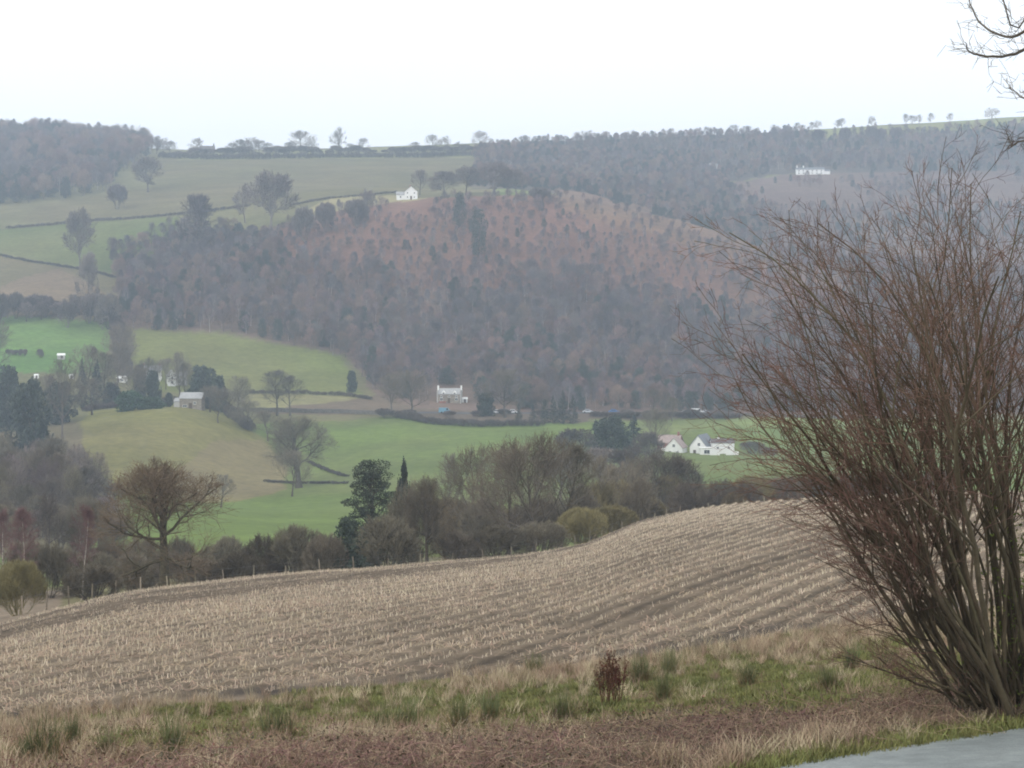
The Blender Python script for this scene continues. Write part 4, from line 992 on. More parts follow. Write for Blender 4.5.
# ------------------------------------------------------------------ buildings and cars
class MB:
    def __init__(s): s.V = []; s.Q = []; s.T = []
    def _add(s, v, q=(), t=()):
        o = len(s.V); s.V += [tuple(a) for a in v]; s.Q += [tuple(i + o for i in f) for f in q]; s.T += [tuple(i + o for i in f) for f in t]; return s
    def box(s, x0, x1, y0, y1, z0, z1):
        return s._add([(x, y, z) for z in (z0, z1) for y in (y0, y1) for x in (x0, x1)], [(0, 2, 3, 1), (4, 5, 7, 6), (0, 1, 5, 4), (2, 6, 7, 3), (0, 4, 6, 2), (1, 3, 7, 5)])
    def gable(s, x0, x1, y0, y1, z0, ze, zr, along='x'):
        """walls with a gable at each end of the ridge; no top"""
        if along == 'x':
            m = (y0 + y1) / 2
            v = [(x0, y0, z0), (x1, y0, z0), (x1, y1, z0), (x0, y1, z0), (x0, y0, ze), (x1, y0, ze), (x1, y1, ze), (x0, y1, ze), (x0, m, zr), (x1, m, zr)]
            return s._add(v, [(0, 1, 5, 4), (2, 3, 7, 6), (3, 0, 4, 7), (1, 2, 6, 5), (4, 5, 9, 8), (6, 7, 8, 9)], [(7, 4, 8), (5, 6, 9)])
        m = (x0 + x1) / 2
        v = [(x0, y0, z0), (x1, y0, z0), (x1, y1, z0), (x0, y1, z0), (x0, y0, ze), (x1, y0, ze), (x1, y1, ze), (x0, y1, ze), (m, y0, zr), (m, y1, zr)]
        return s._add(v, [(0, 1, 5, 4), (2, 3, 7, 6), (3, 0, 4, 7), (1, 2, 6, 5), (4, 8, 9, 7), (5, 6, 9, 8)], [(4, 5, 8), (6, 7, 9)])
    def roof(s, x0, x1, y0, y1, ze, zr, along='x', ov=0.3, th=0.14):
        """two sloping slabs, a little above the walls"""
        g = 0.02
        if along == 'x':
            m = (y0 + y1) / 2; k = (zr - ze) / (m - y0)
            for sg, ye in ((1, y0 - ov), (-1, y1 + ov)):
                zl = ze - ov * k + g
                s._add([(x0 - ov, ye, zl), (x1 + ov, ye, zl), (x1 + ov, m, zr + g), (x0 - ov, m, zr + g), (x0 - ov, ye, zl + th), (x1 + ov, ye, zl + th), (x1 + ov, m, zr + g + th), (x0 - ov, m, zr + g + th)],
                       [(0, 1, 2, 3), (4, 5, 6, 7), (0, 1, 5, 4), (0, 3, 7, 4), (1, 2, 6, 5)])
        else:
            m = (x0 + x1) / 2; k = (zr - ze) / (m - x0)
            for xe in (x0 - ov, x1 + ov):
                zl = ze - ov * k + g
                s._add([(xe, y0 - ov, zl), (xe, y1 + ov, zl), (m, y1 + ov, zr + g), (m, y0 - ov, zr + g), (xe, y0 - ov, zl + th), (xe, y1 + ov, zl + th), (m, y1 + ov, zr + g + th), (m, y0 - ov, zr + g + th)],
                       [(0, 1, 2, 3), (4, 5, 6, 7), (0, 1, 5, 4), (0, 3, 7, 4), (1, 2, 6, 5)])
        return s
    def build(s, name, mat, parent):
        return link(name, make_mesh(name, s.V, [np.array(s.Q, dtype=np.int32).reshape(-1, 4), np.array(s.T, dtype=np.int32).reshape(-1, 3)], [M[mat]]), parent)

def site(name, px, py, d, rz, label, cat='house', group=None):
    if d is None: d = depth_at(px, py)
    x = P2X(px, d); z = DZ(py, d); zt = zs(x, d)
    e = empty(name, (x, d, min(z, zt + 0.4)), rz); tag(e, label, cat, group); e['ground'] = round(zt - z, 2); return e
def window(par, x, z, w=0.9, h=1.1, y=0.0, mat='white_trim', side='front', depth=0.06):
    t = 0.09
    def at(a0, a1, b0, b1, z0, z1):
        if side == 'front': return (a0, a1, y - b1, y - b0, z0, z1)
        if side == 'right': return (y + b0, y + b1, a0, a1, z0, z1)
        return (y - b1, y - b0, a0, a1, z0, z1)
    f = MB()
    for a in ((x - w / 2, x - w / 2 + t, z, z + h), (x + w / 2 - t, x + w / 2, z, z + h), (x - w / 2 + t, x + w / 2 - t, z, z + t), (x - w / 2 + t, x + w / 2 - t, z + h - t, z + h), (x - t / 3, x + t / 3, z + t, z + h - t)):
        f.box(*at(a[0], a[1], 0.003, depth, a[2], a[3]))
    o = f.build('window', mat, par)
    MB().box(*at(x - w / 2 + t, x + w / 2 - t, 0.004, depth * .5, z + t, z + h - t)).build('pane', 'glass', o)
    return o
def door(par, x, z=0.0, w=1.0, h=2.0, y=0.0, mat='door_paint'):
    o = MB().box(x - w / 2, x + w / 2, y - 0.05, y - 0.004, z, z + h).build('door', mat, par)
    MB().box(x + w * .32, x + w * .4, y - 0.11, y - 0.052, z + 1.0, z + 1.05).build('handle', 'wire', o); return o
def chimney(par, x, y, z, h, w=0.7, mat='red_brick'):
    o = MB().box(x - w / 2, x + w / 2, y - w / 2, y + w / 2, z, z + h).box(x - w / 2 - .07, x + w / 2 + .07, y - w / 2 - .07, y + w / 2 + .07, z + h + .002, z + h + .14).build('chimney', mat, par)
    MB().box(x - .13, x + .13, y - .13, y + .13, z + h + .145, z + h + .5).build('chimney_pot', 'pink_tile', o); return o
FD = -1.5   # foundations reach into the slope

# white house on the hill: tall gable with a lower wing at its left
e = site('white_house', 410, 199.5, None, 0.12, 'white gabled house with a lower left wing on the hillside skyline field')
w_ = MB().gable(-3.0, 4.2, 0, 9, FD, 4.4, 7.4, 'y').build('wall', 'white_wall', e)
MB().gable(-7.2, -3.005, 1.2, 6.5, FD, 2.7, 4.4, 'x').build('wing', 'white_wall', e)
rf = MB().roof(-3.0, 4.2, 0, 9, 4.4, 7.4, 'y').build('roof', 'pale_slate', e); chimney(rf, 0.6, 7.5, 6.6, 1.6)
MB().roof(-7.2, -3.3, 1.2, 6.5, 2.7, 4.4, 'x').build('wing_roof', 'pale_slate', e)
for x, z in ((-1.4, 0.9), (2.4, 0.9), (-1.4, 3.2), (2.4, 3.2)): window(e, x, z, .8, 0.9)
window(e, -5.2, 0.9, 1.0, 1.0, 1.2); door(e, 0.6)
# white terrace far right on the second hillside
e = site('white_terrace', 813, 154, 1500, -0.05, 'long low white terrace half hidden on the far wooded hillside')
MB().gable(-13, 9, 0, 7, FD - 2, 3.6, 5.2, 'x').build('wall', 'white_wall', e); MB().gable(9.01, 13.5, 1, 6, FD - 2, 2.4, 3.6, 'x').build('wing', 'white_wall', e)
rf = MB().roof(-13, 9, 0, 7, 3.6, 5.2, 'x').build('roof', 'slate', e)
for x in (-12.2, -7.2): chimney(rf, x, 3.5, 4.8, 1.8, 0.9, 'white_wall')
MB().roof(9.3, 13.5, 1, 6, 2.4, 3.6, 'x').build('wing_roof', 'slate', e)
for x in (-11, -7.5, -4, -.5, 3, 6.5):
    window(e, x, 2.0, 1.2, 1.0); window(e, x, 0.1, 1.2, 1.1)
e = site('farm_cottage', 714, 155, 1520, 0.1, 'small pale cottage alone in the far hillside wood', 'cottage')
MB().gable(-3, 3, 0, 5, FD - 2, 2.8, 4.6, 'x').build('wall', 'grey_wall', e); rf = MB().roof(-3, 3, 0, 5, 2.8, 4.6).build('roof', 'pale_slate', e); chimney(rf, 2.4, 2.5, 4.3, 1.2)
window(e, -1.5, .9); window(e, 1.5, .9); door(e, 0)
# dark building on the ridge
e = site('ridge_barn', 207, 153, 1600, 0.2, 'dark ridge building with one chimney against the sky', 'barn')
MB().gable(-6, 6.5, 0, 7, FD - 2, 3.4, 6.4, 'x').build('wall', 'wall_stone', e); MB().gable(-10, -6.01, 1, 6, FD - 2, 2.6, 4.2, 'x').build('wing', 'wall_stone', e)
rf = MB().roof(-6, 6.5, 0, 7, 3.4, 6.4).build('roof', 'dark_roof', e); chimney(rf, 5.8, 3.5, 6.0, 2.4, 1.0, 'wall_stone'); MB().roof(-10, -6.3, 1, 6, 2.6, 4.2).build('wing_roof', 'dark_roof', e)
window(e, -3, 1, 1, 1.2); window(e, 3, 1, 1, 1.2); door(e, 0)
# stone house by the valley road
e = site('stone_house', 449, 403, None, -0.06, 'stone house with white end chimneys and small dormers above the valley road')
MB().gable(-4.4, 4.4, 0, 6.5, FD, 3.5, 5.6, 'x').build('wall', 'stone', e)
rf = MB().roof(-4.15, 4.15, 0, 6.5, 3.5, 5.6, 'x', 0.2).build('roof', 'pale_slate', e)
for x in (-4.62, 4.62):
    MB().box(x - .22, x + .22, -0.12, 6.62, FD, 5.0).build('gable_wall', 'grey_wall', e); MB().box(x - .3, x + .3, 2.75, 3.75, 5.003, 6.8).build('chimney', 'white_wall', e)
for x in (-2.2, 2.2):
    dm = MB().gable(x - .75, x + .75, 0.02, 1.6, 3.3, 4.25, 4.9, 'y').build('dormer', 'white_trim', e); window(dm, x, 3.42, 0.8, 0.7, 0.02, 'grey_wall')
for x in (-3, 3): window(e, x, .9, 1.2, 1.2)
for x in (-3, 0, 3): window(e, x, 2.15 if x else 2.2, 0.9, 0.8)
door(e, 0); MB().box(-3.8, -1.2, -1.0, -0.1, FD, 0.7).build('porch', 'red_brick', e)
e = site('garden_shed', 464, 402.5, None, 0.1, 'small white shed right of the stone house', 'shed')
MB().gable(-1.4, 1.4, 0, 2, FD, 1.4, 2.0, 'x').build('wall', 'white_wall', e); MB().roof(-1.4, 1.4, 0, 2, 1.4, 2.0, 'x', .12, .06).build('roof', 'white_trim', e); door(e, 0.4, 0, .8, 1.35)
# farm group: brick farmhouse, gabled white house, long white barn
e = site('brick_farmhouse', 665, 456, 642, -0.35, 'red brick farmhouse end with pinkish tiled roof and white front gable')
MB().gable(-3.2, 4.4, 1.2, 7.2, FD, 4.4, 6.8, 'x').build('wall', 'red_brick', e); rf = MB().roof(-3.2, 4.4, 1.2, 7.2, 4.4, 6.8, 'x').build('roof', 'pink_tile', e)
chimney(rf, 3.6, 4.2, 6.5, 1.3); 
g = MB().gable(0.8, 6.6, -2.4, 4.0, FD, 3.2, 6.3, 'y').build('front_gable', 'white_wall', e); MB().roof(0.8, 6.6, -2.4, 4.0, 3.2, 6.3, 'y').build('roof', 'pink_tile', e)
for x in (2.4, 5.0): window(g, x, .8, 1, 1.2, -2.4)
window(g, 3.7, 3.2, 1.0, 1.1, -2.4); window(e, -1.6, .9, 1, 1.2, 1.2); window(e, -1.6, 2.9, 1, 1.1, 1.2)
MB().box(-1.2, 0.75, -0.6, 1.18, FD, 2.6).build('porch', 'white_wall', e)
e = site('white_farmhouse', 698, 456, 640, -0.42, 'white farmhouse gable beneath a steep blue grey slate roof')
MB().gable(-2.9, 2.9, 0, 9.5, FD, 3.4, 6.9, 'y').build('wall', 'white_wall', e); MB().roof(-2.9, 2.9, 0, 9.5, 3.4, 6.9, 'y', 0.35).build('roof', 'slate', e)
window(e, 0.3, 3.3, 1, 1.2); window(e, 1.4, .8, 1, 1.2); door(e, -1.2)
e = site('garden_room', 706, 456, 634, 0.0, 'small flat-topped white room in front of the slate-roofed farmhouse', 'outbuilding')
MB().box(-1.9, 2.4, 0, 3.2, FD, 2.6).build('wall', 'white_wall', e); MB().box(-2.1, 2.6, -.2, 3.4, 2.603, 2.8).build('roof', 'white_trim', e); window(e, 0.3, .7, 2.0, 1.4)
e = site('white_barn', 722.5, 451, 640, 0.02, 'long white barn with two small windows and a dark flat roof', 'barn')
MB().gable(-3.6, 4.0, 0, 6, FD - 1, 3.3, 4.4, 'x').build('wall', 'white_wall', e); rf = MB().roof(-3.6, 4.0, 0, 6, 3.3, 4.4, 'x', .25).build('roof', 'dark_roof', e); chimney(rf, -1, 3, 4, .7, .6, 'white_wall')
for x in (-1.6, 2.1): window(e, x, 1.25, .9, .8)
for px, w2, lab in ((715, 2.2, 'low white garden wall block in front of the long barn'), (729.5, 1.3, 'short white garden wall block right of the low one'), (736, .8, 'tiny white gate pier right of the farm wall')):
    e = site('garden_wall', px, 455.5, 632, 0, lab, 'wall'); MB().box(-w2 / 2 - .5, w2 / 2 + .5, 0, .4, -.6, .9 if w2 > 1 else 1.2).build('wall', 'white_wall', e); MB().box(-w2 / 2 - .56, w2 / 2 + .56, -.06, .46, .903 if w2 > 1 else 1.203, 1.0 if w2 > 1 else 1.3).build('coping', 'white_trim', e)
# valley farm at left
e = site('stone_barn', 190.5, 409, 668, -0.05, 'weathered stone barn with pale slate roof at the top of the knoll', 'barn')
MB().gable(-3.9, 3.9, 0, 6, FD, 3.7, 5.6, 'x').build('wall', 'stone', e); MB().roof(-3.9, 3.9, 0, 6, 3.7, 5.6, 'x', .2).build('roof', 'pale_slate', e); MB().gable(-6, -3.92, .5, 5, FD, 2.6, 3.6, 'x').build('wing', 'grey_wall', e); MB().roof(-6, -4.15, .5, 5, 2.6, 3.6, 'x', .2).build('wing_roof', 'pale_slate', e)
window(e, -2, .6, 1.6, .9); window(e, 1.5, 1.6, 1, 1); door(e, 0, 0, 1.2, 2.1)
e = site('grey_house', 151, 381, None, 0.1, 'pale grey farmhouse behind a dark evergreen')
MB().gable(-3.8, 3.8, 0, 7, FD, 4.2, 6.2, 'x').build('wall', 'white_wall', e); rf = MB().roof(-3.8, 3.8, 0, 7, 4.2, 6.2).build('roof', 'pale_slate', e); chimney(rf, 3.2, 3.5, 5.8, 1.2); chimney(rf, -3.2, 3.5, 5.8, 1.2)
for x in (-2.4, 2.4): window(e, x, .8, 1, 1.2); window(e, x, 2.8, 1, 1.1)
door(e, 0)
e = site('gabled_house', 177, 386, None, 0.25, 'white gabled house with grey roof left of the broad evergreen')
MB().gable(-3.6, -0.4, -1, 7, FD, 4.2, 6.4, 'y').build('wall', 'white_wall', e); MB().roof(-3.6, -0.4, -1, 7, 4.2, 6.4, 'y', .2).build('roof', 'pale_slate', e)
MB().gable(-0.38, 4.2, 1, 6.5, FD, 4.0, 6.0, 'x').build('wing', 'grey_wall', e); rf = MB().roof(-0.1, 4.2, 1, 6.5, 4.0, 6.0, 'x', .2).build('wing_roof', 'pale_slate', e); chimney(rf, 3.6, 3.7, 5.6, 1.2)
window(e, -2, .9, 1, 1.2, -1); window(e, -2, 2.8, 1, 1.1, -1); window(e, 1.2, .9, 1, 1.2, 1); window(e, 3, 2.7, 1, 1, 1); door(e, 2.6, 0, 1, 2, 1)
e = site('white_cottage', 121, 383, None, -0.1, 'tiny white cottage with one dark window among the farm trees', 'cottage')
MB().gable(-1.7, 1.7, 0, 3, FD, 2.0, 2.7, 'x').build('wall', 'white_wall', e); MB().roof(-1.7, 1.7, 0, 3, 2.0, 2.7, 'x', .15).build('roof', 'white_trim', e); window(e, 0.3, .7, 1.2, .9); door(e, -1.1, 0, .75, 1.8)
e = site('field_shed', 61, 352, 800, 0.15, 'small grey shed with white roof in the bright green field', 'shed')
MB().gable(-1.5, 1.5, 0, 2.6, FD, 1.4, 2.1, 'x').build('wall', 'grey_wall', e); MB().roof(-1.5, 1.5, 0, 2.6, 1.4, 2.1, 'x', .2, .1).build('roof', 'white_wall', e); door(e, .3, 0, 1, 1.3)
for px, lab in ((36, 'white field hut half hidden at the left of the valley farm'), (71, 'white field hut behind the valley farm conifers')):
    e = site('field_hut', px, 379, None, 0, lab, 'hut'); MB().gable(-.8, .8, 0, 1.6, FD, 1.5, 1.9, 'x').build('wall', 'white_wall', e); MB().roof(-.8, .8, 0, 1.6, 1.5, 1.9, 'x', .12, .06).build('roof', 'white_trim', e); door(e, .2, 0, .7, 1.4)

# ---- valley road and the cars on it
def lane(name, pl, wid, mat, lift=0.06):
    P, _ = resample(pts_on(pl), 3.0); dirs = unit(np.gradient(P, axis=0)); nr = np.stack([-dirs[:, 1], dirs[:, 0]], 1)
    V = []
    for s_ in (-1, -.33, .33, 1):
        q = P + nr * s_ * wid / 2; V.append(np.stack([q[:, 0], q[:, 1], zg(q[:, 0], q[:, 1]) + lift], 1))
    V = np.stack(V, 1).reshape(-1, 3); n = len(P); i = np.arange(n - 1)[:, None] * 4; j = np.arange(3)[None]
    structure(link(name, make_mesh(name, V, [np.stack([i + j, i + j + 1, i + j + 5, i + j + 4], -1).reshape(-1, 4)], [M[mat]], smooth=True)))
lane('valley_road', [(230, 409), (300, 411), (400, 413), (500, 413.5), (600, 413), (700, 414), (900, 417)], 6, 'tarmac')
def car(px, label, paint, van=False, flip=False):
    d = depth_at(px, float(np.interp(px, [230, 300, 400, 500, 600, 700, 900], [409, 411, 413, 413.5, 413, 414, 417])) + 0.2)
    x = P2X(px, d); e = empty('parked_van' if van else 'car', (x, d, zs(x, d) + .08), math.pi if flip else 0); tag(e, label, 'van' if van else 'car', 'vehicles on the valley road')
    Lh, W, hb, hr = (2.4, .95, 1.0, 2.0) if van else (2.1, .85, .85, 1.42)
    b = MB(); prof = [(-Lh, .35), (-Lh, hb), (-Lh + .1, hr), (1.0, hr), (1.6, hb + .1), (Lh, hb - .15), (Lh, .35)] if van else [(-Lh, .3), (-Lh, .8), (-1.35, hb + .05), (-1.0, hr), (.45, hr), (1.05, hb), (Lh, .7), (Lh, .3)]
    n = len(prof); v = [(a, -W, z) for a, z in prof] + [(a, W, z) for a, z in prof]
    me_b = bpy.data.meshes.new('body'); me_b.from_pydata(v, [], [tuple(range(n)), tuple(range(2 * n - 1, n - 1, -1))] + [(i, i + n, (i + 1) % n + n, (i + 1) % n) for i in range(n)]); me_b.materials.append(M[paint]); me_b.update()
    link('body', me_b, e)
    for sg in (-1, 1):
        y0, y1 = sorted((sg * (W + .004), sg * (W + .02)))
        MB().box(*((.5, 1.2) if van else (-1.05, .5)), y0, y1, hb + (.1 if van else .08), hr - .12).build('window', 'glass', e)
    for wx in (-1.3, 1.35):
        for sg in (-1, 1):
            an = np.arange(14) * 2 * np.pi / 14; c = np.stack([.32 * np.cos(an) + wx, 0 * an, .32 * np.sin(an) + .32], 1)
            v = np.concatenate([c + [0, sg * (W - .14), 0], c + [0, sg * (W + .03), 0]]); i = np.arange(14)
            mw = bpy.data.meshes.new('wheel'); mw.from_pydata([tuple(a) for a in v], [], [tuple(range(14)), tuple(range(27, 13, -1))] + [(k, (k + 1) % 14, (k + 1) % 14 + 14, k + 14) for k in range(14)]); mw.materials.append(M['tyre']); mw.update()
            wo_ = link('wheel', mw, e)
    return e
car(445, 'pale blue van parked on the road below the stone house', 'car_pale_blue', True)
car(497, 'white car on the valley road right of the roadside evergreen', 'car_white')
car(512, 'second white car on the valley road, left of the first small cypress', 'car_white', False, True)
car(588, 'silver car alone on the road right of the cypress row', 'car_silver')
car(614, 'blue car on the road behind the dark conifer clump', 'car_blue')
car(686, 'white car leftmost above the white farm', 'car_white')
car(697, 'white van on the road above the slate-roofed farmhouse', 'car_white', True)
car(705, 'silver car close behind the white van on the road', 'car_silver', False, True)
car(722, 'white car rightmost on the road above the long barn', 'car_white')
# ------------------------------------------------------------------ stubble
def blades(n, h, spread, width, lean, seed, mat, name, nseg=2, bend=0.5, base_r=0.05):
    r = np.random.default_rng(seed); V = []; Q = []; off = 0
    for i in range(n):
        a = r.uniform(0, 6.28); b = r.uniform(0, 6.28); p = np.array([math.cos(a), math.sin(a), 0]) * base_r * math.sqrt(r.uniform())
        ln = h * r.uniform(0.55, 1.1); le = math.radians(r.uniform(0, lean)); d = np.array([math.cos(b) * math.sin(le), math.sin(b) * math.sin(le), math.cos(le)])
        side = np.array([-math.sin(b), math.cos(b), 0]) if r.uniform() < .6 else unit(r.normal(size=3) * [1, 1, 0])
        q = p.copy(); w = width * r.uniform(.7, 1.3)
        for s in range(nseg + 1):
            ww = w * (1 - s / nseg * 0.85)
            V += [q - side * ww, q + side * ww]
            q = q + d * ln / nseg; d = unit(d + np.array([math.cos(b) * bend, math.sin(b) * bend, -bend * .55]) * r.uniform(.3, 1.2))
        for s in range(nseg): Q.append((off + 2 * s, off + 2 * s + 1, off + 2 * s + 3, off + 2 * s + 2))
        off += 2 * (nseg + 1)
    return make_mesh(name, V, [np.array(Q)], [M[mat]])
def stub(seed):
    r = np.random.default_rng(seed); P = []; R = []
    for i in range(2):
        p = r.normal(size=3) * [.05, .05, 0]; d = unit(np.array([r.normal() * .25, r.normal() * .25, 1])); h = r.uniform(.10, .26)
        P.append(np.array([p - d * .03, p + d * h])); R.append(np.array([.0095, .008]))
    v, q = tubes(P, R, 4)
    # dry leaf sheaths hanging off the stalk
    for i in range(3):
        pass
    return make_mesh('stub', v, [q], [M['straw']])
def litter(seed):
    r = np.random.default_rng(seed); P = r.normal(size=(9, 3)) * [.22, .22, .012] + [0, 0, .02]; a = r.uniform(0, 6.28, 9); d = np.stack([np.cos(a), np.sin(a), r.normal(size=9) * .25], 1) * r.uniform(.06, .2, (9, 1)); s = np.stack([-np.sin(a), np.cos(a), 0 * a], 1) * .012
    V = np.stack([P - d - s, P - d + s, P + d + s * .4, P + d - s * .4], 1).reshape(-1, 3)
    return make_mesh('litter', V, [np.arange(36).reshape(-1, 4)], [M['litter']])
r = np.random.default_rng(77)
ROWS = 1.1
X = []; Y = []
# walk along every row
ys = np.arange(36, 240, 0.13)
for k in range(-190, 120):
    s0 = k * ROWS
    # solve x for row_coord(x, y) = s0 by fixed point
    x = (s0 + ys * math.sin(ROWA)) / math.cos(ROWA)
    for _ in range(6): x = x - (row_coord(x, ys) - s0) / math.cos(ROWA)
    X.append(x); Y.append(ys)
X = np.concatenate(X); Y = np.concatenate(Y)
px = 512 + F * X / Y
t = field_t(X, Y)
k = (px > -60) & (px < 1090) & (t > 0.012) & (t < 1.03)
X, Y, t, px = X[k], Y[k], t[k], px[k]
g = bands(X, Y)
dens = np.clip((g - 0.28) * 3.2, 0.3, 1.0) * np.clip(1.25 - Y / 260, .45, 1)
k = r.uniform(size=len(X)) < dens
X, Y = X[k] + r.normal(size=k.sum()) * .02, Y[k] + r.normal(size=k.sum()) * .03
print('stubs', len(X))
n = len(X); sc = r.uniform(.45, .92, n) * np.clip(.55 + (bands(X, Y) - .25) * 1.3, .6, 1.1)
pts = np.stack([X, Y, zg(X, Y)], 1); rot = np.stack([r.normal(size=n) * .12, r.normal(size=n) * .12, r.uniform(0, 6.28, n)], 1)
scatter('stubble', pts, rot, np.stack([sc, sc, sc], 1), r.integers(0, 4, n), [stub(i) for i in range(4)], 'rows of pale cut maize stubble across the field')
n = 14000
Y = np.exp(r.uniform(math.log(38), math.log(225), n)); X = P2X(r.uniform(-60, 1090, n), Y); t = field_t(X, Y); g = bands(X, Y)
k = (t > 0.02) & (t < 1.02) & (r.uniform(size=n) < np.clip((g - .32) * 2.6, .05, 1)); X, Y = X[k], Y[k]; n = len(X)
sc = r.uniform(.7, 1.5, n)
scatter('straw_litter', np.stack([X, Y, zg(X, Y) + .01], 1), np.stack([0 * X, 0 * X, r.uniform(0, 6.28, n)], 1), np.stack([sc] * 3, 1), r.integers(0, 3, n), [litter(i) for i in range(3)], 'loose straw lying between the stubble rows')

# ------------------------------------------------------------------ verge vegetation
def verge_points(n, keep, seed, dlo=15.5, dhi=58):
    r = np.random.default_rng(seed); Y = r.uniform(dlo ** 1.0, dhi, n); X = P2X(r.uniform(-120, 1180, n), Y); t = field_t(X, Y); rd = road_dist(X, Y); Z = zg(X, Y); px, py = proj(X, Y, Z)
    k = (t < 0.006) & (rd > -0.02) & (r.uniform(size=n) < keep(X, Y, px, py, t, rd)); return X[k], Y[k], Z[k], rd[k], t[k]
def do_scatter(name, xyz, protos, smin, smax, seed, label, hmul=1.0):
    X, Y, Z = xyz[:3]; n = len(X); r = np.random.default_rng(seed); s = r.uniform(smin, smax, n) * (0.7 + .6 * fbm(X, Y, 1.5, 2, seed)); print(name, n)
    scatter(name, np.stack([X, Y, Z - .01], 1), np.stack([r.normal(size=n) * .08, r.normal(size=n) * .08, r.uniform(0, 6.28, n)], 1), np.stack([s, s, s * hmul], 1), r.integers(0, len(protos), n), protos, label)
def bandf(px, py): return np.exp(-((py - (722 - (px - 256) * 0.05)) / 24.0) ** 2) * np.clip((px - 60) / 150, 0.15, 1)
green_keep = lambda X, Y, px, py, t, rd: np.clip((fbm(X, Y, 1.6, 4, 71) - 0.6 + bandf(px, py) * .34 + np.clip((px - 250) / 900, 0, .2)) * 7 + np.clip(.8 - rd / .7, 0, .55), .03, 1)
do_scatter('grass', verge_points(80000, green_keep, 801), [blades(26, .10, .1, .006, 45, 810 + i, 'green_grass', 'grass_tuft', 2, .35, .12) for i in range(3)], .7, 1.5, 802, 'short mossy green grass on the verge')
dead_keep = lambda X, Y, px, py, t, rd: np.clip((fbm(X, Y, 2.2, 4, 75) - 0.36) * 3.5 - bandf(px, py) * 1.1, .08, 1) * np.clip((rd - .1) / .6, 0, 1)
do_scatter('dead_grass', verge_points(20000, dead_keep, 803), [blades(34, .27, .1, .0042, 38, 820 + i, ('dead_grass', 'dead_grass', 'pale_grass')[i], 'dead_tuft', 3, .3, .1) for i in range(3)], .6, 1.35, 804, 'bleached dead grass on the rough verge')
edge_keep = lambda X, Y, px, py, t, rd: np.exp(-((t + .02) / .03) ** 2) * .5 * np.clip(fbm(X, Y, 5, 2, 79) * 3 - .9, 0.05, 1)
do_scatter('tall_grass', verge_points(15000, edge_keep, 805, 30, 60), [blades(30, .42, .1, .005, 26, 830 + i, ('pale_grass', 'dead_grass')[i], 'tall_tuft', 3, .22, .12) for i in range(2)], .7, 1.2, 806, 'tall pale grass between the verge and the stubble')

def bramble(seed):
    r = np.random.default_rng(seed); P = []; R = []
    lv = []
    for i in range(9):
        a = r.uniform(0, 6.28); p = r.normal(size=3) * [.25, .25, 0]; L_ = r.uniform(.4, 1.0); h = r.uniform(.18, .5); t_ = np.linspace(0, 1, 6)
        q = np.stack([p[0] + np.cos(a) * L_ * t_, p[1] + np.sin(a) * L_ * t_, h * 2.4 * t_ * (1 - t_ * .85)], 1) + r.normal(size=(6, 3)) * .03; q[:, 2] = np.maximum(q[:, 2], .0)
        P.append(q); R.append(np.linspace(.0045, .0015, 6) * r.uniform(.6, 1.2))
        for j in range(5):
            f = r.integers(1, 6); lv.append(q[f] + r.normal(size=3) * .05)
            e_ = q[f] + unit(r.normal(size=3) + [0, 0, .4]) * r.uniform(.08, .25); P.append(np.array([q[f], (q[f] + e_) / 2 + r.normal(size=3) * .02, e_])); R.append(np.array([.0022, .0018, .001]))
    v, q = tubes(P, R, 3); v2, q2 = quads_at(np.array(lv)[::2], .016, r)
    return make_mesh('bramble', np.concatenate([v, v2]), [np.concatenate([q, q2 + len(v)])], [M[('bramble', 'dead_grass', 'bramble', 'bark', 'dead_grass', 'bramble')[seed % 6]], M['bramble_leaf']], midx=np.concatenate([np.zeros(len(q)), np.ones(len(q2))]))
br_keep = lambda X, Y, px, py, t, rd: np.clip((py - np.interp(px, [0, 200, 300, 400, 512, 700, 850, 960, 1100], [800, 786, 770, 762, 756, 742, 720, 708, 704])) / 9 + (fbm(X, Y, 2, 3, 95) - .5) * 4, 0, .62) * np.clip((rd - .7) / .5, 0, 1) * np.clip((px + 60) / 300, .15, 1)
do_scatter('brambles', verge_points(12000, br_keep, 807, 14.8, 34), [bramble(840 + i) for i in range(6)], .6, 1.1, 808, 'tangle of leafless reddish brambles between road and grass', .85)
lf = quads_at(np.random.default_rng(3).normal(size=(14, 3)) * [.2, .2, .01] + [0, 0, .02], .015, np.random.default_rng(4), .5)
do_scatter('fallen_leaves', verge_points(12000, lambda X, Y, px, py, t, rd: np.clip((py - 706) / 30, 0.02, .9) * np.clip(rd - .7, 0, 1), 809, 14.8, 36), [make_mesh('leaf_piece', lf[0], [lf[1]], [M['dead_leaf']])], .8, 1.3, 811, 'brown fallen leaves under the brambles')

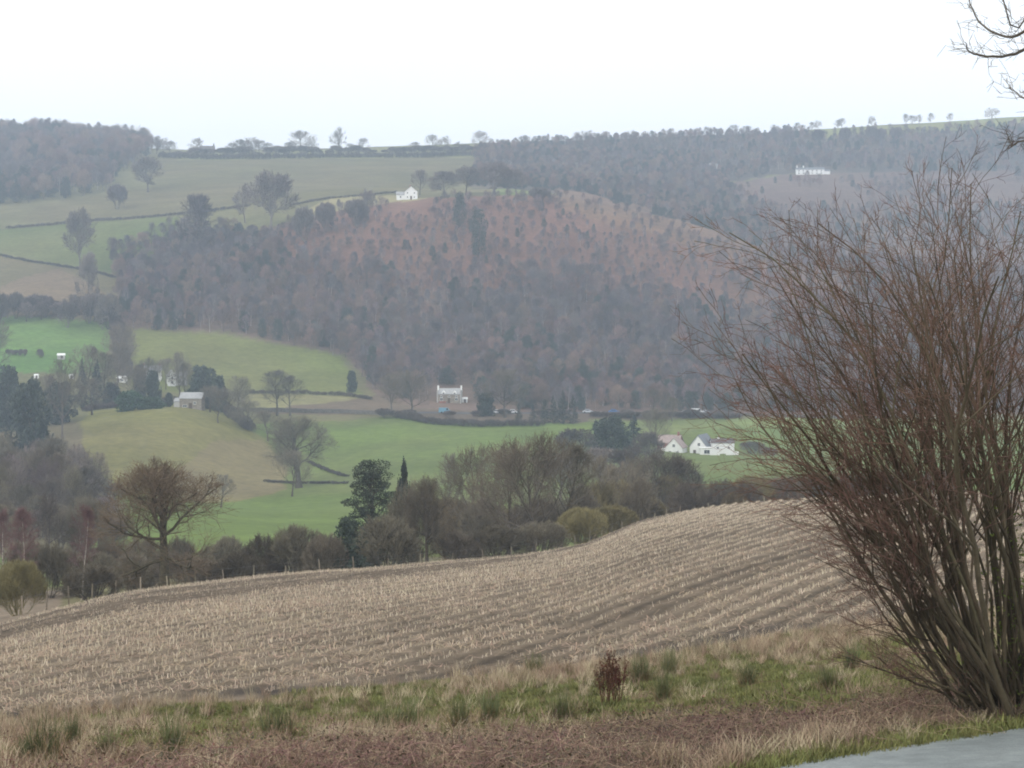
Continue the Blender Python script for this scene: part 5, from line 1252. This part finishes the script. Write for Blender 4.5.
# rush tussocks, each a thing
def rush(name, px, py, top, width, label, group=None, mats=('rush', 'rush_dry')):
    d = depth_at(px, py, 15, 70); x = P2X(px, d); z = zs(x, d); h = max(.25, (py - top) / F * d) * 1.4; w = width / F * d
    i = len([o for o in bpy.data.objects if o.name.startswith(name)])
    e = empty(name, (x, d, z - .02)); tag(e, label, 'rush' if name == 'rush_tussock' else 'plant', group)
    link('stems', blades(190, h * 1.05, .1, .0055, math.degrees(math.atan(w / 2 / h)) * .9, 900 + i, mats[0], 'stems', 3, .1, w * .3), e)
    link('dead_blades', blades(260, h * .8, .1, .005, 60, 930 + i, mats[1], 'dead_blades', 3, .3, w * .3), e)
for a in [
 ('rush_tussock', 46, 764, 726, 62, 'broadest green rush tussock at the bottom left corner'), ('rush_tussock', 72, 752, 724, 26, 'green rush tussock standing behind the broadest one'),
 ('rush_tussock', 172, 766, 727, 34, 'upright dark green rush tussock near the bottom left'), ('rush_tussock', 24, 766, 744, 24, 'small green rush at the left edge of the verge'),
 ('rush_tussock', 108, 756, 736, 30, 'half dead rush tussock between two green ones at left'),
 ('rush_tussock', 278, 742, 712, 50, 'pale dead rush tussock at the left of the grass strip'), ('rush_tussock', 405, 735, 706, 46, 'large rush tussock in the middle of the green strip'),
 ('rush_tussock', 383, 737, 714, 30, 'smaller rush tussock left of the large middle one'), ('rush_tussock', 459, 732, 704, 28, 'green rush tussock right of the large middle one'),
 ('rush_tussock', 490, 724, 700, 30, 'blue green rush tussock left of the red dock stems'), ('rush_tussock', 562, 726, 700, 34, 'rush tussock just below the red dock stems'),
 ('rush_tussock', 663, 704, 680, 22, 'bright green rush right of the red dock stems'), ('rush_tussock', 670, 676, 656, 30, 'dark rush tussock at the stubble edge'),
 ('rush_tussock', 640, 682, 660, 34, 'olive rush tussock at the stubble edge above the dock'), ('rush_tussock', 535, 676, 658, 28, 'faded rush tussock at the stubble edge left of the dock'),
 ('rush_tussock', 852, 674, 652, 24, 'dark round gorse-like tussock left of the tall shrub'), ('rush_tussock', 888, 674, 656, 36, 'wide dark tussock under the branches of the tall shrub'),
 ('rush_tussock', 828, 690, 672, 26, 'grey green rush tussock near the tall shrub'), ('rush_tussock', 748, 688, 668, 24, 'green rush tussock in the pale grass at right'),
 ('rush_tussock', 985, 700, 660, 30, 'rush tussock beside the stems of the tall shrub')]: rush(*a)
def dock(px, py, top, label, seed):
    d = depth_at(px, py, 15, 70); x = P2X(px, d); z = zs(x, d); h = (py - top) / F * d; r = np.random.default_rng(seed)
    e = empty('dock_plant', (x, d, z - .02)); tag(e, label, 'plant'); P = []; R = []; seeds = []
    for i in range(7):
        a = r.uniform(0, 6.28); le = r.uniform(.02, .2); dr = np.array([math.cos(a) * math.sin(le), math.sin(a) * math.sin(le), math.cos(le)]); hh = h * r.uniform(.7, 1.05); tt_ = np.linspace(0, 1, 5)
        q = np.array([math.cos(a), math.sin(a), 0]) * .04 + dr * hh * tt_[:, None] + r.normal(size=(5, 3)) * .012; P.append(q); R.append(np.linspace(.009, .004, 5))
        seeds.append(q[2:].mean(0) + r.normal(size=(70, 3)) * [.03, .03, hh * .22])
        for j in range(5):
            f = r.uniform(.4, .95); b = q[0] + (q[-1] - q[0]) * f; e2 = b + unit(dr + r.normal(size=3) * .45) * h * .22; P.append(np.array([b, e2])); R.append(np.array([.004, .002])); seeds.append(b + (e2 - b) * r.uniform(.2, 1, (26, 1)) + r.normal(size=(26, 3)) * .014)
    v, q = tubes(P, R, 4); link('stem', make_mesh('stem', v, [q], [M['dock']]), e)
    v, q = quads_at(np.concatenate(seeds), .011, r); link('seed_head', make_mesh('seed_head', v, [q], [M['dock']]), e)
dock(606, 706, 654, 'tall dark red dead dock stems in the middle of the verge', 1); dock(617, 705, 657, 'dark red dead dock stems right beside the tallest dock', 2)


# ------------------------------------------------------------------ the tall many-stemmed shrub at the right
def shrub_stem(r, p0, d0, Ln, rad, up, first_t=0.33, nb=10, sub=5, tw=3, droop=0.0, fan=1.0):
    ST, SR, TP, TR = [], [], [], []
    def line(p, d, ln, n, wig, trop):
        pts = [p.copy()]; ds = [d.copy()]; q = p.copy(); dd = d.copy(); b = rand_perp(dd, r) * wig * .8
        for i in range(n):
            dd = unit(dd + r.normal(size=3) * wig + b * (1 if (i // 3) % 2 else -1) + np.array([0, 0, trop])); q = q + dd * ln / n; pts.append(q.copy()); ds.append(dd.copy())
        return np.array(pts), ds
    def off(d, an):
        e1 = rand_perp(d, r); return unit(d * math.cos(an) + e1 * math.sin(an))
    P, D = line(p0, d0, Ln, 12, .085, up)
    ST.append(P); SR.append(np.linspace(rad, rad * .2, 13) * (1 - .12 * np.sin(np.linspace(0, 9, 13))))
    for i in range(nb):
        t_ = first_t + (1 - first_t) * (i + r.uniform(0, .9)) / nb; f = t_ * 12; j = min(int(f), 11); b = P[j] + (P[j + 1] - P[j]) * (f - j); dd = off(D[j + 1], math.radians(r.uniform(10, 32) * fan))
        bl = Ln * (1.0 - t_ * .8) * r.uniform(.4, .7); br = rad * (1 - .84 * t_) * r.uniform(.4, .65)
        Q, E = line(b, dd, bl, 7, .08, up * 1.6); ST.append(Q); SR.append(np.maximum(np.linspace(br, br * .25, 8), .0032))
        for m in range(sub):
            u = .15 + .85 * (m + r.uniform(0, .9)) / sub; f2 = u * 7; j2 = min(int(f2), 6); b2 = Q[j2] + (Q[j2 + 1] - Q[j2]) * (f2 - j2); d2 = off(E[j2 + 1], math.radians(r.uniform(18, 50)))
            l2 = bl * (1 - .6 * u) * r.uniform(.3, .6) + .08; W_, E2 = line(b2, d2, l2, 4, .1, up * 1.5); TP.append(W_); TR.append(np.maximum(np.linspace(br * .4, .0018, 5), .0021))
            for w_ in range(tw):
                u3 = r.uniform(.2, 1); f3 = u3 * 4; j3 = min(int(f3), 3); b3 = W_[j3] + (W_[j3 + 1] - W_[j3]) * (f3 - j3); d3 = off(E2[j3 + 1], math.radians(r.uniform(20, 55))); l3 = l2 * r.uniform(.2, .5) + .03
                TP.append(np.array([b3, b3 + d3 * l3 * .5 + r.normal(size=3) * .01, b3 + unit(d3 + [0, 0, .2]) * l3])); TR.append(np.array([.0024, .0019, .0012]))
    return ST, SR, TP, TR
def trunk_pts(px, py, d): return np.array([P2X(px, d), d, DZ(py, d)])
SB = np.array([P2X(1020, 20.2), 20.2, zs(P2X(1020, 20.2), 20.2)])
sh = empty('tall_shrub', SB); tag(sh, 'tall many-stemmed leafless shrub filling the right side beside the road', 'shrub')
r = np.random.default_rng(2024)
stems = []
# (tilt towards picture left in degrees, lean away/towards, length, radius)
env = lambda tl: float(np.interp(tl, [-45, -20, 0, 12, 25, 36, 45, 60, 76], [4.4, 5.4, 5.95, 6.25, 6.2, 5.6, 4.5, 2.8, 2.0]))
for i in range(68):
    tl = r.normal(27, 14) if i < 54 else r.uniform(-35, 2)
    tl = float(np.clip(tl, -46, 46)); ty = float(np.clip(r.normal(0, 13), -28, 28))
    stems.append((tl, ty, env(tl) * r.uniform(.82, 1.02), r.uniform(.017, .042), -.004))
for tl in (50, 55, 60, 65, 71, 78, 48): stems.append((tl, float(r.normal(0, 7)), env(tl) * r.uniform(.85, 1), r.uniform(.018, .026), .012))
for tl, ty, ln, rad, up in stems:
    a, b = math.radians(tl), math.radians(ty)
    d0 = unit(np.array([-math.tan(a), math.tan(b), 1.0]))
    off_ = np.array([-math.sin(a) * .28 + r.normal() * .15, r.normal() * .2, 0]); gz = zs(SB[0] + off_[0], SB[1] + off_[1]) - SB[2]
    for _ in range(8):
        ST, SR, TP, TR = shrub_stem(r, off_ + [0, 0, gz - .05], unit(d0 + [0, 0, .22]), ln, rad, -.012 + (.03 if tl > 50 else 0))
        tip = ST[0][-1]
        if tip[0] > -3.2 + max(0, 3.6 - tip[2]) * .35: break
        ln *= .95
    v, q = tubes(ST, SR, 5); so_ = link('stem', make_mesh('stem', v, [q], [M['shrub_stem']], smooth=True), sh)
    v, q = tubes(TP, TR, 3); link('twigs', make_mesh('twigs', v, [q], [M['shrub_twig']]), so_)
# mossy sprouts crowding the foot
P = []; R = []
for i in range(90):
    p = np.array([r.normal() * .32 + .1, r.normal() * .3, -.03]); d = unit(np.array([r.normal() * .3, r.normal() * .3, 1])); ln = r.uniform(.5, 2.0); t_ = np.linspace(0, 1, 6)[:, None]
    P.append(p + d * ln * t_ + np.cumsum(r.normal(size=(6, 3)) * .02, 0)); R.append(np.linspace(r.uniform(.004, .011), .002, 6))
v, q = tubes(P, R, 4); link('basal_sprouts', make_mesh('basal_sprouts', v, [q], [M['shrub_stem']]), sh)
pts_ = r.normal(size=(5200, 3)) * [.3, .26, .75] + [.28, .1, .95]; pts_ = pts_[pts_[:, 2] > .05]
v, q = quads_at(pts_, r.uniform(.008, .02, len(pts_)), r); link('moss', make_mesh('moss', v, [q], [M['moss']]), sh)

# ------------------------------------------------------------------ tree standing outside the picture at right; its branch ends reach in
D0 = 19.0
tb = np.array([P2X(1275, D0), D0, 0]); tb[2] = zs(tb[0], tb[1])
tr = empty('roadside_tree', tb); tag(tr, 'bare tree mostly outside the picture, its branch ends reaching in at top right', 'tree')
LP, LR, TP, TR = grow(thin(SP_TALL, H=9.5, W=4.4, r=.17, twig_r=.004, cb=.3, count=(14, 6, 5, 4), mint=.2), 611)
v, q = tubes(LP, LR, 7); link('trunk', make_mesh('trunk', v, [q], [M['bark']], smooth=True), tr)
v, q = tubes(TP, TR, 3); link('crown', make_mesh('crown', v, [q], [M['twig']]), tr)
SPINE_P = LP[0] if len(LP[0]) == 8 else max(LP, key=len)
def limb(pl, dep, z_on):
    b = np.array([np.interp(z_on, SPINE_P[:, 2], SPINE_P[:, k]) for k in range(3)])
    pts = [b] + [trunk_pts(px, py, D0 + dz) - tb for (px, py), dz in zip(pl, np.linspace(0, dep, len(pl)))]
    pts.insert(1, (pts[0] * .55 + pts[1] * .45) + np.array([0, .1, .12]))
    P_ = np.array(pts); out = []
    for i in range(len(P_) - 1):        # smooth curve through the points
        p0, p1, p2, p3 = P_[max(i - 1, 0)], P_[i], P_[i + 1], P_[min(i + 2, len(P_) - 1)]
        for t in (0, .34, .67):
            out.append(.5 * (2 * p1 + (p2 - p0) * t + (2 * p0 - 5 * p1 + 4 * p2 - p3) * t * t + (3 * p1 - p0 - 3 * p2 + p3) * t ** 3) + r.normal(size=3) * .006)
    return np.array(out + [P_[-1]])
for k_, (pl, dep, zo, ra) in enumerate((([(1060, -6), (1024, 31), (1006, 37), (984, 26), (972, 10), (969, -6)], .5, 4.6, .026), ([(1070, 40), (1030, 47), (1010, 55), (986, 56), (970, 52), (965, 42)], -.4, 4.3, .03), ([(1085, 122), (1046, 112), (1030, 103), (1016, 93), (1009, 88)], .3, 3.9, .02), ([(1080, 160), (1040, 142), (1022, 141), (1012, 146), (1006, 131)], -.2, 3.4, .022), ([(1090, -60), (1050, -20), (1018, 28), (1004, 2), (1002, -14)], 0, 5.4, .022))):
    q = limb(pl, dep, zo); n = len(q); rad = np.linspace(ra, .004, n)
    v, f = tubes([q], [rad], 6); lo_ = link('limb', make_mesh('limb', v, [f], [M['bark']], smooth=True), tr)
    P = []; R = []
    for i in range(1, n - 1):
        for j in range(2):
            b = q[i] + (q[i + 1] - q[i]) * r.uniform(); dd = unit(unit(q[i + 1] - q[i]) + r.normal(size=3) * .7 + [-.2, 0, .15]); ln = r.uniform(.08, .28); t_ = np.linspace(0, 1, 4)[:, None]
            w_ = b + dd * ln * t_ + np.cumsum(r.normal(size=(4, 3)) * .018, 0); P.append(w_); R.append(np.linspace(.0035, .0015, 4))
            for m in range(2):
                b2 = w_[r.integers(1, 4)]; P.append(np.array([b2, b2 + unit(dd + r.normal(size=3) * .6) * r.uniform(.05, .16)])); R.append(np.array([.0025, .0018]))
    v, f = tubes(P, R, 3); link('twigs', make_mesh('twigs', v, [f], [M['bark']]), lo_)
# ------------------------------------------------------------------ camera, light, air
cam = bpy.data.cameras.new('camera'); co = bpy.data.objects.new('camera', cam); COL.objects.link(co)
co.location = (0, 0, 0); co.rotation_euler = (math.radians(90), 0, 0)
cam.sensor_width = 36.0; cam.lens = 36.0 * F / 1024.0
cam.shift_y = -(384 - HY) / 1024.0
cam.clip_start = 0.1; cam.clip_end = 20000
scene.camera = co

w = bpy.data.worlds.new('World'); scene.world = w; w.use_nodes = True
nt = w.node_tree; nt.nodes.clear()
wo = N(nt, 'ShaderNodeOutputWorld'); bg = N(nt, 'ShaderNodeBackground'); L(nt, bg.outputs[0], wo.inputs[0])
SUN_EL, SUN_AZ = math.radians(38), math.radians(215)       # azimuth clockwise from +y: behind the camera, to the left
sky = N(nt, 'ShaderNodeTexSky', sky_type='NISHITA'); sky.sun_disc = False
sky.sun_elevation = SUN_EL; sky.sun_rotation = SUN_AZ; sky.air_density = 1.0; sky.dust_density = 4.0; sky.ozone_density = 1.0
hs = N(nt, 'ShaderNodeHueSaturation'); hs.inputs['Saturation'].default_value = 0.35; L(nt, sky.outputs[0], hs.inputs['Color'])
# an even overcast sheet over the clear sky, with slightly thinner patches
tcw = N(nt, 'ShaderNodeTexCoord').outputs['Generated']
nz = noise(nt, 1.6, 5, 0.55, tcw)
cl = ramp(nt, nz.outputs['Fac'], [(0.25, (13.5, 13.7, 13.9)), (0.75, (14.8, 14.85, 14.8))])
L(nt, mix(nt, 0.93, hs.outputs[0], cl.outputs[0]), bg.inputs['Color'])
bg.inputs['Strength'].default_value = 0.1

sl = bpy.data.lights.new('sun', 'SUN'); so = bpy.data.objects.new('sun', sl); COL.objects.link(so)
sl.energy = 1.3; sl.angle = math.radians(25); sl.color = (1.0, 0.97, 0.92)
so.rotation_euler = (math.radians(90) - SUN_EL, 0, math.pi - SUN_AZ); so.location = (0, 0, 60)

def box_mesh(name, x0, x1, y0, y1, z0, z1, mat):
    V = [(x, y, z) for z in (z0, z1) for y in (y0, y1) for x in (x0, x1)]
    Q = np.array([(0, 2, 3, 1), (4, 5, 7, 6), (0, 1, 5, 4), (2, 6, 7, 3), (0, 4, 6, 2), (1, 3, 7, 5)])
    return make_mesh(name, V, [Q], [mat])
HAZE = 0.00029
if HAZE > 0:
    hm = bpy.data.materials.new('haze'); hm.use_nodes = True; hn = hm.node_tree; hn.nodes.clear()
    ho = N(hn, 'ShaderNodeOutputMaterial'); pv = N(hn, 'ShaderNodeVolumePrincipled')
    pv.inputs['Color'].default_value = (0.68, 0.82, 1.0, 1); pv.inputs['Density'].default_value = HAZE; pv.inputs['Anisotropy'].default_value = 0.0
    L(hn, pv.outputs[0], ho.inputs['Volume'])
    zs_all = [v for o in COL.objects if o.type == 'MESH' and o.get('kind') == 'structure' for v in (min(c[2] for c in o.bound_box), max(c[2] for c in o.bound_box))]
    hz = link('haze', box_mesh('haze', -1500, 1500, -60, 3250, min(zs_all) - 1.0, max(zs_all) + 40, hm)); hz['kind'] = 'stuff'

scene.render.engine = 'CYCLES'
cy = scene.cycles
cy.max_bounces = 5; cy.diffuse_bounces = 2; cy.glossy_bounces = 2; cy.transmission_bounces = 2; cy.volume_bounces = 1; cy.transparent_max_bounces = 8
cy.use_denoising = True; cy.denoiser = 'OPENIMAGEDENOISE'
cy.sample_clamp_indirect = 4.0
try: cy.filter_width = 1.9
except Exception: pass
scene.view_settings.view_transform = 'Standard'
scene.view_settings.look = 'None'; scene.view_settings.gamma = 1.0; scene.view_settings.use_curve_mapping = False
scene.view_settings.exposure = 0.0
